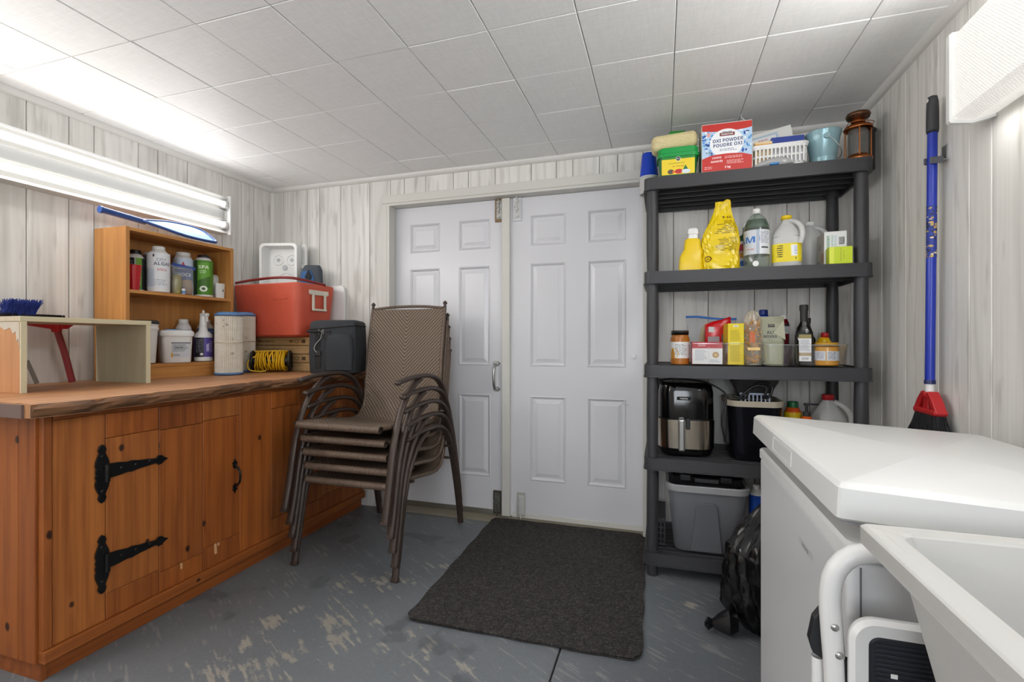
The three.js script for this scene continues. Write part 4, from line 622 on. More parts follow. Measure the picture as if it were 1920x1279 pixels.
// ---- second shelf
function jug(name, label, pos, s, { level, capM, lab, ry = 0 }) {
  const t = thing(name, label, 'jug', pos, ry); t.scale.set(...s);
  part(t, 'jug_body', tub([[0, .09, .09, .02], [.004, .1, .1, .025], [.12, .1, .1, .028], [.15, .092, .092, .035], [.18, .06, .06, .028], [.2, .036, .036, .017], [.205, .032, .032, .0155], [.216, .032, .032, .0155]], { crease: .9 }), M.milky);
  if (level) part(t, 'liquid', tub([[.003, .094, .094, .022], [level, .096, .096, .024]], { crease: .9 }), mat(0xd8d8d4, .2, { transmission: .6, thickness: 0 }));
  part(t, 'grip', tube([[.012, .2, .012], [.036, .185, .03], [.05, .155, .043], [.05, .12, .045], [.044, .095, .044]], .0095, 24, 8), M.milky);
  part(t, 'cap', lathe([[0, .206], [.0185, .206], [.0185, .222], [.016, .225], [0, .225]], 20), capM);
  if (lab) part(t, 'label', tub([[.02, .1012, .1012, .0255], [.098, .1012, .1012, .0285]], { caps: [0, 0], crease: .9 }), lab);
  return t;
}
{
  const y = fr(3);
  { const t = thing('squeeze_bottle', 'yellow squeeze bottle with a white spout at the end of the second shelf', 'bottle', [2.720, y, .405], .05);
    part(t, 'body', loft([[0, .098, .05], [.01, .1, .052], [.06, .094, .05], [.085, .084, .046], [.09, .074, .044], [.135, .066, .04], [.142, .05, .034]].map(([yy, w, d], k) => rrect(w, d, .014, 4).map(([x, z]) => [x + (k < 3 ? 0 : .008), yy, z])), { crease: .6 }), mat(0xe8c511, .35));
    part(t, 'spout', tub([[.14, .042, .032, .008], [.16, .04, .03, .008], [.163, .046, .034, .008], [.182, .044, .032, .008], [.188, .03, .026, .008]]), M.whitePlastic, [.01, 0, 0]); }
  { const t = thing('yellow_bag', 'tall glossy yellow foil bag with a gathered top on the second shelf', 'bag', [2.844, y, .385]);
    const rings = []; for (let k = 0; k <= 22; k++) { const q = k / 22, yy = q * .302, w = .155 * (q < .42 ? 1 + .02 * Math.sin(q * 20) : 1 - .62 * sst(.42, .98, q)) / 2, d = (.045 * (1 - .82 * sst(.5, 1, q)) + .004 * Math.sin(q * 22)); rings.push(Array.from({ length: 36 }, (_, i) => { const a = i / 36 * 2 * PI, ca = Math.cos(a), sa = Math.sin(a), wr = .0035 * Math.sin(a * 7 + q * 13) * Math.sin(q * 9 + a * 3) + .0025 * Math.sin(a * 13 + q * 31); return [Math.sign(ca) * Math.pow(Math.abs(ca), .55) * (w + wr) + .012 * sst(.3, 1, q), yy, Math.sign(sa) * Math.pow(Math.abs(sa), .75) * (d + wr)]; })); }
    part(t, 'bag_body', loft(rings, { crease: .5 }), mat(0xffffff, .22, { map: print(256, 256, '#e6c80c', [['r', '#d9b908', 0, .4, .1, .6], ['l', '#7d6a10', .12, .3, .16, .2, 8], ['l', '#7d6a10', .12, .55, .16, .2, 9], ['t', '#5c3a10', 'SALT', .2, .24, .05, 0], ['o', '#5c3a10', .34, .85, .04, .012], ['t', '#5c3a10', 'G', .34, .85, .05, 0]]) }));
    part(t, 'folded_top', loft([[0, .03, .012], [.02, .034, .014], [.04, .022, .01], [.05, .012, .006]].map(([h, w, d]) => rrect(w * 1.4, d, .004, 3).map(([a, b]) => [a + h * .2, h, b])), { crease: .5 }), mat(0xdcbc0c, .25), [.014, .262, .006], [.1, .2, -.2]); }
  bottle('green_bottle', 'dark green plastic bottle half hidden behind the large clear bottle', 'bottle', [2.975, y, .21], { r: .044, h: .24, neck: .32, body: mat(0x2b5236, .2), capMat: M.whitePlastic, label: printed(128, 96, '#d6d8da', [['r', '#c02832', .3, .1, .2, .25], ['r', '#e09a3a', .3, .4, .4, .2], ['c', '#2f62b4', .45, .8, .1]]), ly: [.08, .62], cap: .9, shoulder: .72 });
  { const x = 2.993, z = .375, t = thing('clear_bottle', 'large clear plastic bottle with white cap and blue lettered label on the second shelf', 'bottle', [x, y, z]);
    part(t, 'body', lathe([[0, .004], [.042, 0], [.05, .006], [.052, .03], [.0505, .06], [.0505, .15], [.052, .165], [.05, .185], [.038, .215], [.02, .235], [.0135, .24], [.0135, .252]], 32), mat(0xe6efe8, .08, { transmission: .92, thickness: 0 }));
    part(t, 'green_content', lathe([[0, .17], [.049, .17], [.047, .185], [.036, .212], [0, .212]], 28), mat(0x3d5745, .3)); part(t, 'cap', lathe([[0, .24], [.0165, .24], [.0165, .258], [.014, .262], [0, .262]], 22), M.whitePlastic);
    part(t, 'label', new THREE.CylinderGeometry(.0525, .0525, .105, 32, 1, true), printed(256, 128, '#c9ced6', [['t', '#2a6ab8', 'AMA', .42, .4, .34, 0], ['r', '#dfe1e6', .54, 0, .16, 1], ['l', '#8a919e', .55, .08, .12, .5, 8], ['r', '#3b3f47', .56, .7, .1, .06], ['l', '#c8502c', .36, .78, .14, .06, 1], ['r', '#aab4c2', .5, 0, .035, 1]]), [0, .11, 0], [0, camFace(x, z) + PI, 0]);
    part(t, 'label_inside', new THREE.CylinderGeometry(.0515, .0515, .103, 32, 1, true), mat(0xc3c7cc, .6), [0, .11, 0]); part(t, 'round_tag', cyl(.012, .012, .002, 16).rotateX(PI / 2), M.whitePlastic, [-.012, .016, .0515]); }
  jug('vinegar_jug', 'translucent jug with yellow cap and bright yellow label on the second shelf', [3.111, y, .368], [1.12, 1, 1], { level: .13, capM: mat(0xe6c40e, .4), ry: -.2, lab: printed(256, 96, '#ead41c', [['r', '#eef0f2', .14, .1, .07, .6], ['l', '#8a93b4', .145, .16, .055, .5, 6], ['r', '#8d7d10', .16, .76, .02, .12], ['l', '#3b3610', .24, .1, .06, .7, 6], ['r', '#f4e24a', .0, .2, .08, .6]]) });
  jug('water_jug', 'half-full clear jug with white cap behind the yellow-labelled one', [3.246, y, .19], [1.04, 1.02, 1], { level: .085, capM: M.whitePlastic, ry: .5 });
  { const t = thing('supplement_box', 'white carton with green lettering standing on a lime box, second shelf', 'box', [3.295, y, .315], -.05);
    part(t, 'carton', rb(.082, .145, .12, .002, 0, .0725, 0, 1), mat(0xd8d6d0, .5)); part(t, 'front_print', new THREE.PlaneGeometry(.08, .14), printed(160, 280, '#e8e9e8', [['t', '#1f7a4a', 'GREENS', .17, .3, .1, 1.57], ['l', '#6fa6a0', .32, .1, .1, .4, 9], ['l', '#8ab0c8', .46, .12, .1, .38, 9], ['r', '#55585c', .66, .16, .24, .22], ['l', '#e8e9e8', .67, .17, .22, .2, 7]]), [0, .0725, .0602]);
    part(t, 'side_print', new THREE.PlaneGeometry(.116, .14), printed(200, 240, '#d0cac2', [['c', '#b48a6c', .8, .75, .16], ['l', '#7d7670', .2, .3, .5, .2, 3], ['t', '#4c4844', 'TEA', .3, .85, .12, 0]]), [-.0412, .0725, 0], [0, -PI / 2, 0]); }
  { const t = thing('lime_box', 'small lime yellow carton in front of the white carton, second shelf', 'box', [3.295, y, .408], -.04); part(t, 'carton', rb(.082, .07, .05, .002, 0, .035, 0, 1), mat(0xc2d416, .45)); part(t, 'front_print', new THREE.PlaneGeometry(.08, .068), printed(128, 110, '#c8da1c', [['r', '#dfe84a', 0, 0, .2, 1], ['l', '#7a8a14', .48, .1, .06, .8, 9], ['l', '#98a818', .6, .2, .06, .6, 7]]), [0, .035, .0252]); }
}
// ---- third shelf: groceries
{
  const y = fr(2);
  { const x = 2.678, z = .33, t = thing('peanut_butter_jar', 'tall black-lidded jar of brown spread at the end of the grocery shelf', 'jar', [x, y, z]);
    part(t, 'jar_body', lathe([[0, 0], [.039, 0], [.042, .006], [.042, .122], [.036, .134], [.036, .145], [0, .145]], 32), mat(0xb06a22, .3)); part(t, 'lid', lathe([[0, .138], [.039, .138], [.039, .155], [.037, .158], [0, .158]], 32), M.blackPlastic);
    part(t, 'label', new THREE.CylinderGeometry(.0425, .0425, .075, 32, 1, true), printed(256, 96, '#e4e4e2', [['e', '#c88b2c', .36, .8, .05, .4], ['l', '#8a8f96', .42, .14, .2, .7, 8], ['o', '#d8a040', .36, .7, .3, .03]]), [0, .068, 0], [0, camFace(x, z) + PI, 0]); }
  const bin = (label, pos, w, d, h) => { const t = thing('clear_bin', label, 'bin', pos); part(t, 'bin_walls', tub([[.002, w - .012, d - .012, .014], [h, w, d, .018], [h, w - .004, d - .004, .017], [.004, w - .016, d - .016, .013]], { crease: .6 }), M.clear); part(t, 'bin_rim', tub([[h - .004, w + .004, d + .004, .019], [h, w + .004, d + .004, .019], [h, w - .004, d - .004, .017], [h - .004, w - .004, d - .004, .017], [h - .004, w + .004, d + .004, .019]], { caps: [0, 0] }), M.film); };
  bin('clear plastic bin holding a yellow carton and pasta packets', [2.832, y, .27], .226, .27, .1);
  bin('clear plastic bin holding the pale pouch', [3.078, y, .27], .112, .27, .095);
  bin('clear plastic bin around the dark bottles and mustard-coloured jar', [3.238, y, .27], .19, .27, .095);
  { const t = thing('snack_zip_bag', 'large clear zip bag with blue strip holding noodles behind the red packet', 'bag', [2.826, y + .006, .17], .04);
    part(t, 'film_pouch', tub([[0, .18, .05, .02], [.06, .195, .08, .03], [.105, .2, .07, .025], [.13, .22, .06, .025], [.19, .225, .02, .008], [.215, .225, .004, .0015]], { crease: 1 }), M.film); part(t, 'zip_strip', tube([[-.115, .222, 0], [-.06, .222, 0], [0, .214, 0], [.06, .208, 0], [.115, .21, 0]], .006, 20, 6), mat(0x2a6fc4, .4));
    part(t, 'noodle_mass', loft([[0, .03], [.04, .045], [.1, .05], [.16, .034], [.185, .012]].map(([h, r]) => Array.from({ length: 16 }, (_, i) => { const a = i / 16 * 2 * PI; return [-.01 + r * Math.cos(a) * (1 + .1 * Math.sin(i * 5 + h * 90)), .008 + h, r * .45 * Math.sin(a)]; })), { crease: .5 }), mat(0xc9b070, .7)); }
  { const t = thing('pasta_packet', 'shiny red pasta packet with a clear window above the clear bin', 'packet', [2.846, y + .095, .26], .03);
    part(t, 'packet_body', loft([[-.055, .05, .004], [-.05, .05, .012], [-.02, .056, .02], [.02, .057, .02], [.05, .06, .012], [.058, .06, .003]].map(([x, h, d]) => Array.from({ length: 20 }, (_, i) => { const a = i / 20 * 2 * PI, c = Math.cos(a), s = Math.sin(a); return [x, .055 + x * .22 + Math.sign(s) * Math.pow(Math.abs(s), .6) * h, Math.sign(c) * Math.pow(Math.abs(c), .8) * d + .001 * Math.sin(i * 3 + x * 200)]; })), { crease: .6 }), mat(0xc20d16, .22));
    part(t, 'pale_patch', box(.025, .025, .002, -.028, .068, .0195), mat(0xc4c6c8, .4)); part(t, 'nutrition_panel', box(.05, .035, .002, -.018, .018, .0195), mat(0x8d8488, .4)); part(t, 'dark_print', box(.034, .04, .002, .032, .024, .018), mat(0x4a2a18, .4)); }
  { const t = thing('cookie_box', 'white and red carton with a round cookie picture inside the clear bin', 'box', [2.792, y + .005, .3]); part(t, 'carton', rb(.128, .1, .16, .002, 0, .05, 0, 1), mat(0xc8444a, .5)); part(t, 'front_print', new THREE.PlaneGeometry(.126, .098), printed(256, 200, '#e4e4e4', [['r', '#b82c36', 0, 0, 1, .28], ['l', '#f0d8d8', .2, .05, .3, .16, 3], ['r', '#c0c0c4', .55, .2, .012, .8], ['l', '#9ba3ae', .1, .36, .4, .5, 8], ['c', '#b08a54', .78, .58, .14], ['c', '#d2b688', .78, .58, .07], ['l', '#9ba3ae', .6, .8, .3, .14, 2]]), [0, .05, .0802]); }
  { const t = thing('cracker_box', 'bright yellow carton standing in the clear bin with its narrow side forward', 'box', [2.905, y + .005, .31], .06); part(t, 'carton', tub([[0, .066, .15, .002], [.182, .066, .15, .002]]), mat(0xdcc012, .45)); part(t, 'front_print', new THREE.PlaneGeometry(.064, .18), printed(128, 360, '#e8cf16', [['e', '#e9e9e4', .5, .06, .18, .025], ['t', '#5a5a30', 'dry', .5, .06, .04, 0], ['l', '#a08c10', .14, .16, .7, .3, 14], ['r', '#f1e268', .12, .44, .6, .08], ['l', '#a08c10', .14, .54, .7, .4, 18]]), [0, .091, .0752]); part(t, 'side_print', new THREE.PlaneGeometry(.148, .18), printed(128, 160, '#dcc012', [['p', '#7a4420', .6, .9, .95, .95, 1, .6], ['e', '#cfd2da', .85, .6, .2, .14]]), [-.0332, .091, 0], [0, -PI / 2, 0]); }
  { const t = thing('pasta_bag', 'tall clear cellophane bag of golden pasta with folded top on the grocery shelf', 'bag', [2.984, y + .003, .34]);
    part(t, 'film_bag', loft([[0, .034, .022], [.05, .039, .028], [.15, .039, .026], [.2, .036, .018], [.23, .024, .01], [.242, .006, .004]].map(([h, w, d]) => Array.from({ length: 24 }, (_, i) => { const a = i / 24 * 2 * PI, q = .002 * Math.sin(i * 2.3 + h * 70); return [(w + q) * Math.cos(a), h, (d + q) * Math.sin(a)]; })), { crease: .5 }), mat(0xf6efe0, .1, { transmission: .8, thickness: 0 }));
    const ps = []; for (let i = 0; i < 90; i++) { const h = rr(.012, .2), a = rr(0, 2 * PI), r = Math.sqrt(rnd()); ps.push(cyl(.0045, .0045, rr(.018, .034), 6, -.012).rotateX(rr(0, 3)).rotateZ(rr(0, 3)).translate(.03 * r * Math.cos(a), h, .017 * r * Math.sin(a))); }
    const p = part(t, 'pasta_pieces', merge(ps), mat(0xc98f2c, .45)); p.userData.kind = 'stuff'; part(t, 'paper_label', box(.022, .05, .0015, -.006, .125, .0262), mat(0xd06a3a, .5)); part(t, 'gold_foil', box(.05, .012, .0015, 0, .072, .027), mat(0xd8b878, .25, { metalness: .6 })); }
  { const x = 3.07, t = thing('granola_pouch', 'pale green stand-up pouch with dark lettering in the clear bin', 'pouch', [x, y + .005, .28], .05);
    part(t, 'pouch_body', loft([[0, .092, .05, .015], [.03, .096, .056, .018], [.12, .1, .04, .014], [.2, .102, .012, .004], [.215, .102, .004, .001]].map(([h, w, d, r]) => rrect(w, d, r, 4).map(([a, b]) => [a, h, b])), { crease: .7 }), mat(0xa9aa90, .45));
    part(t, 'front_print', new THREE.PlaneGeometry(.08, .085), printed(200, 220, '#a9aa92', [['r', '#2e2822', .36, .06, .34, .16], ['r', '#8d8a76', .4, .1, .26, .04], ['t', '#3b2f38', 'ALP', .5, .5, .22, 0], ['t', '#3b2f38', 'MIXRA', .45, .72, .2, 0], ['l', '#6d6858', .3, .9, .3, .06, 1]]), [-.006, .143, .0185], [-.17, 0, 0]); part(t, 'folded_corner', extr([[0, 0], [.045, .06], [.048, -.03]], .002, .001), mat(0xb6b79c, .4), [.002, .14, .018], [-.16, 0, 0]); }
  bottle('blue_capped_bottle', 'blue bottle neck rising behind the pale pouch', 'bottle', [3.072, y, .09], { r: .032, h: .262, neck: .6, body: mat(0x1238a0, .25), capMat: mat(0x0f2c84, .4), cap: .9, shoulder: .84 });
  bottle('syrup_bottle', 'deep red syrup bottle with white cap beside the pale pouch', 'bottle', [3.148, y, .14], { r: .025, h: .232, neck: .62, body: mat(0x6a0c18, .15), capMat: M.whitePlastic, label: printed(128, 96, '#d4d2d2', [['r', '#3b2024', 0, 0, 1, .25], ['l', '#7a7a80', .36, .3, .3, .5, 4]]), ly: [.62, .82], cap: .9, shoulder: .86 });
  { const mk = (nm, label, pos, s, labelMat, ry) => { const t = thing(nm, label, 'bottle', pos, ry); t.scale.set(...s);
      part(t, 'body', tub([[0, .058, .058, .012], [.004, .064, .064, .014], [.14, .064, .064, .016], [.165, .05, .05, .02], [.18, .034, .034, .016], [.19, .028, .028, .0135], [.21, .027, .027, .013]], { crease: .9 }), mat(0x0c0d0c, .08)); part(t, 'cap_sleeve', lathe([[.0145, .185], [.0148, .235], [.0168, .238], [.0168, .258], [.015, .262], [0, .262]], 22), mat(0x2a2728, .5));
      if (labelMat) part(t, 'label', box(.045, .115, .001, 0, .075, .0326), labelMat); return t; };
    mk('oil_bottle', 'tall black square bottle with cream label and dark neck sleeve', [3.188, y + .005, .325], [1.02, 1, 1], printed(128, 330, '#e4e4e6', [['r', '#9a8a54', 0, 0, 1, .15], ['l', '#8a8a92', .1, .2, .8, .42, 12], ['r', '#a58c62', 0, .68, 1, .12], ['r', '#f4f4f4', .05, .83, .9, .15], ['l', '#222', .2, .86, .6, .1, 3]]), -.1);
    mk('oil_bottle', 'shorter dark bottle standing behind the tall black one', [3.232, y + .005, .2], [.9, .8, .9], null, .2); }
  { const x = 3.268, z = .345, t = thing('mustard_jar', 'squat wide jar of golden spread with white label at the front of the grocery shelf', 'jar', [x, y + .005, z]);
    part(t, 'jar_body', lathe([[0, 0], [.04, 0], [.044, .005], [.0445, .075], [.04, .084], [0, .084]], 32), mat(0xd8961c, .2)); part(t, 'lid', lathe([[0, .08], [.0445, .08], [.0445, .094], [.042, .098], [0, .098]], 32), mat(0xc8962c, .35));
    part(t, 'label', new THREE.CylinderGeometry(.045, .045, .04, 32, 1, true), printed(256, 64, '#d8dbe2', [['l', '#8a93a6', .36, .12, .12, .7, 7], ['r', '#d8a030', .49, 0, .012, 1], ['l', '#6c7078', .52, .1, .12, .8, 7]]), [0, .042, 0], [0, camFace(x, z) + PI, 0]); }
  { const t = thing('honey_bottle', 'yellow squeeze bottle with a red cap behind the squat jar', 'bottle', [3.29, y + .005, .23]); part(t, 'body', lathe([[0, 0], [.03, 0], [.034, .01], [.034, .09], [.02, .118], [.012, .122], [0, .122]]), mat(0xdfae10, .3)); part(t, 'cap', lathe([[0, .12], [.016, .12], [.014, .142], [0, .142]], 16), M.red, [.004, 0, 0]); part(t, 'flip_tip', cyl(.006, .003, .022, 10), mat(0x7a6a58, .3), [-.018, .118, .004]); }
  solo('purple_packet', 'small purple packet at the back post of the grocery shelf', 'packet', tub([[0, .035, .02, .006], [.12, .03, .012, .004], [.13, .02, .004, .001]], { crease: .8 }), mat(0x4c3358, .4), [3.322, y, .15]);
}
// ---- fourth shelf: appliances
{
  const y = fr(1);
  { const t = thing('air_fryer', 'glossy black air fryer with a steel drawer and silver handle', 'air fryer', [2.703, y, .22], .02);
    part(t, 'housing', tub([[0, .22, .25, .06], [.012, .236, .266, .07], [.03, .24, .27, .07], [.17, .246, .276, .075], [.29, .244, .274, .07], [.322, .232, .262, .07], [.336, .205, .235, .065]], { crease: .6, k: 8 }), M.blackGloss);
    part(t, 'steel_drawer_front', loft([.034, .165].map((h) => { const a = rrect(.249 + (h - .034) * .03, .279, .072, 10).filter(([, z]) => z > .0); return a.map(([x, z]) => [x, h, z + .0015]); }), { closed: false, crease: .8 }), mat(0xb4aa9c, .2, { metalness: 1 }));
    part(t, 'drawer_handle', merge(rb(.03, .15, .022, .01, -.022, .1, .163), rb(.028, .03, .03, .006, -.022, .16, .146)), mat(0xbdbdbb, .25, { metalness: .9 })); part(t, 'handle_release', rb(.018, .05, .012, .004, .006, .15, .148), M.blackPlastic);
    part(t, 'name_plate', new THREE.PlaneGeometry(.06, .016), mat(0x0b0b0d, .15, { map: null }), [-.012, .265, .1385], [0, 0, 0]); t.children[t.children.length - 1].material = printed(160, 42, '#0d0d10', [['t', '#d8d8da', 'Yukida', .5, .5, .7, 0]], .12);
    part(t, 'seam', tub([[.166, .2475, .2775, .076], [.17, .2475, .2775, .076]], { caps: [0, 0], k: 8 }), mat(0x050506, .5)); part(t, 'vent_strip', merge(...Array.from({ length: 6 }, (_, i) => rb(.01, .018, .012, .003, -.098, .2 + i * .022, .098))), M.blackPlastic); }
  { const t = thing('power_cord', 'black power cord draped over the air fryer and down its side', 'cord', [0, 0, 0]); part(t, 'cable', merge(tube([[2.585, y + .342, .3], [2.65, y + .349, .27], [2.74, y + .346, .3], [2.8, y + .336, .33], [2.85, y + .31, .35], [2.872, y + .285, .37], [2.855, y + .22, .385], [2.852, y + .16, .387], [2.862, y + .1, .385], [2.865, y + .08, .38]], .0042, 70, 6), tube([[2.872, y + .285, .372], [2.868, y + .2, .386], [2.868, y + .1, .39], [2.872, y + .07, .385]], .0036, 30, 6)), M.blackPlastic); }
  { const t = thing('waste_bin', 'dark steel rectangular bin with a beige rim beside the air fryer', 'bin', [2.995, y, .225]);
    part(t, 'bin_body', tub([[0, .19, .25, .05], [.004, .2, .26, .055], [.245, .225, .285, .06], [.245, .213, .273, .055], [.03, .19, .25, .05]], { k: 8, crease: .7 }), mat(0x23242c, .22, { metalness: .8 })); part(t, 'rim', tub([[.238, .232, .292, .064], [.262, .24, .3, .068], [.264, .236, .296, .066], [.262, .216, .276, .058], [.238, .21, .27, .056], [.238, .232, .292, .064]], { caps: [0, 0], k: 8, crease: .6 }), mat(0xbab09e, .5)); }
  { const t = thing('smoky_tray', 'upturned smoky translucent plastic lid resting on the waste bin', 'lid', [3.0, y + .262, .2], .04); part(t, 'lid_shell', tub([[.004, .13, .15, .03], [.05, .17, .19, .04], [.09, .21, .22, .04], [.096, .214, .224, .04], [.094, .204, .214, .04], [.05, .164, .184, .04]], { caps: [1, 0], crease: .7 }), mat(0x6a686a, .2, { transmission: .65, thickness: 0 })); }
  { const t = thing('cutlery_basket', 'pale blue slotted basket in the top of the waste bin under a black cable', 'basket', [3.0, y + .2, .265]); part(t, 'basket_floor', box(.13, .006, .08, 0, .003, 0), mat(0xb8c4da, .4)); for (let i = 0; i < 8; i++) part(t, 'bar', rb(.007, .085, .005, .002, -.058 + i * .0165, .046, .04, 1), mat(0xb8c4da, .4)); part(t, 'top_bar', rb(.13, .01, .008, .003, 0, .09, .04, 1), mat(0xb8c4da, .4)); }
  solo('coiled_cable', 'black looped cable on the rim of the waste bin', 'cable', tube([[2.9, y + .285, .33], [2.95, y + .275, .345], [2.97, y + .31, .35], [3.02, y + .345, .345], [3.06, y + .33, .34], [3.05, y + .285, .345], [3.03, y + .28, .35], [3.035, y + .325, .355], [2.99, y + .33, .355], [2.93, y + .28, .352]], .006, 90, 7), M.blackPlastic);
  bottle('dish_soap_bottle', 'bottle with green cap, yellow collar and orange body beyond the waste bin', 'bottle', [3.165, y, .24], { r: .036, h: .255, neck: .6, body: mat(0xd8541c, .35), capMat: mat(0x176b3c, .35), label: mat(0xd8b818, .4), ly: [.7, .82], cap: .86, shoulder: .84 });
  { const t = thing('pump_bottle', 'orange soap bottle with a dark pump top beyond the waste bin', 'bottle', [3.205, y, .3]); part(t, 'body', lathe([[0, 0], [.032, 0], [.034, .005], [.034, .17], [.02, .19], [.016, .2], [0, .2]]), mat(0xd9621e, .35)); part(t, 'pump', merge(cyl(.016, .015, .02, 16, .198), cyl(.006, .006, .03, 10, .215), rb(.022, .012, .016, .004, 0, .25, 0), rb(.04, .008, .01, .003, .026, .252, 0)), mat(0x2c2c30, .4)); }
  jug('milk_jug', 'cloudy white jug with red cap behind the chest freezer', [3.315, y, .2], [1.35, 1.28, 1.2], { capM: M.red, ry: .35 });
}
// ---- bottom shelf and floor around it
{
  const y = fr(0);
  { const t = thing('storage_tote', 'grey plastic storage tote with light rim on the bottom shelf', 'tote', [2.79, y, .24], .015);
    part(t, 'tote_body', tub([[0, .27, .25, .04], [.006, .28, .262, .045], [.285, .335, .325, .05], [.285, .325, .315, .045], [.02, .27, .25, .04]], { k: 6, crease: .7 }), mat(0x717277, .45)); part(t, 'rim', tub([[.28, .352, .342, .058], [.306, .358, .348, .06], [.31, .352, .342, .058], [.308, .325, .315, .045], [.28, .322, .312, .045], [.28, .352, .342, .058]], { caps: [0, 0], k: 6, crease: .5 }), mat(0x9c9c9e, .45));
    const P = [[-.062, .0], [.062, .0], [.042, .205], [.03, .222], [-.03, .222], [-.042, .205]]; part(t, 'recessed_panel', extr(P, .004, .003), mat(0x64656a, .5), [-.004, .012, .1345], [.115, 0, 0]); }
  { const t = thing('black_tray', 'black plastic organiser lying on top of the grey tote', 'tray', [2.79, y + .311, .24]); part(t, 'tray_body', tub([[0, .28, .26, .02], [.03, .3, .28, .03], [.032, .28, .26, .02], [.012, .26, .24, .02]]), M.blackPlastic); for (const x of [-.09, .08]) part(t, 'clip', rb(.05, .03, .02, .006, x, .028, .142), M.blackPlastic); part(t, 'label_strip', rb(.1, .018, .004, .002, 0, .018, .1415), mat(0x3a3a3c, .4)); }
  { const t = thing('lattice_basket', 'dark grey lattice basket wedged behind the tote on the bottom shelf', 'basket', [2.585, y, .22]), m = mat(0x2c2c30, .5); part(t, 'frame', merge(box(.06, .012, .24, 0, .006, 0), box(.06, .01, .24, 0, .125, 0)), m); for (let i = 0; i < 4; i++) part(t, 'lattice_bar', box(.007, .115, .007, -.026 + i * .017, .065, .116), m); for (let i = 0; i < 4; i++) part(t, 'lattice_rail', box(.058, .007, .007, 0, .03 + i * .027, .1165), m); for (let i = 0; i < 10; i++) part(t, 'lattice_bar', box(.007, .115, .007, -.026, .065, -.11 + i * .025), m); }
  bottle('cleaner_bottle', 'white and blue cleaner bottle between the tote and the freezer', 'bottle', [3.005, y, .3], { r: .03, h: .31, neck: .5, body: M.whitePlastic, capMat: M.whitePlastic, label: mat(0x1c4fb4, .4), ly: [.5, .86], cap: .9, shoulder: .88 });
  { // black rubbish bag on the floor
    const t = thing('rubbish_bag', 'full shiny black rubbish bag on the floor beside the chest freezer', 'bag', [3.01, 0, .68]), A = 128, B = 64, rings = [];
    for (let j = 0; j <= B; j++) { const q = j / B, h = .52 * q, pr = q < .12 ? .72 + 2.3 * q : q < .55 ? 1 - .1 * (q - .12) : (1 - .043) * (1 - .86 * sst(.5, 1, q)); rings.push(Array.from({ length: A }, (_, i) => { const a = i / A * 2 * PI, f = Math.abs(Math.sin(a * 5 + Math.sin(q * 4) * 1.2 + q * 2)), g2 = Math.abs(Math.sin(a * 11 - q * 6 + 1)), w = 1 - .09 * f * (.3 + q) - .04 * g2 + .05 * Math.sin(a * 2 + q * 7) + .022 * Math.sin(a * 17 + q * 13) * Math.sin(q * 21 + a * 3) + .014 * Math.sin(a * 27 - q * 19), r = .195 * pr * w; return [r * Math.cos(a), h, r * .9 * Math.sin(a)]; })); }
    part(t, 'bag_body', loft(rings, { crease: .35 }), mat(0x0c0c0e, .2)); part(t, 'tied_end', loft([[0, .03, 0], [.03, .045, .004], [.06, .03, .01], [.085, .014, .016], [.1, .022, .02], [.112, .006, .022]].map(([x, r, o]) => Array.from({ length: 14 }, (_, i) => { const a = i / 14 * 2 * PI; return [-.15 - x, .05 + o * -1 + r * Math.sin(a) * (1 + .15 * Math.sin(i * 4)), .12 + r * Math.cos(a)]; })), { crease: .5 }), mat(0x0c0c0e, .2)); }
}
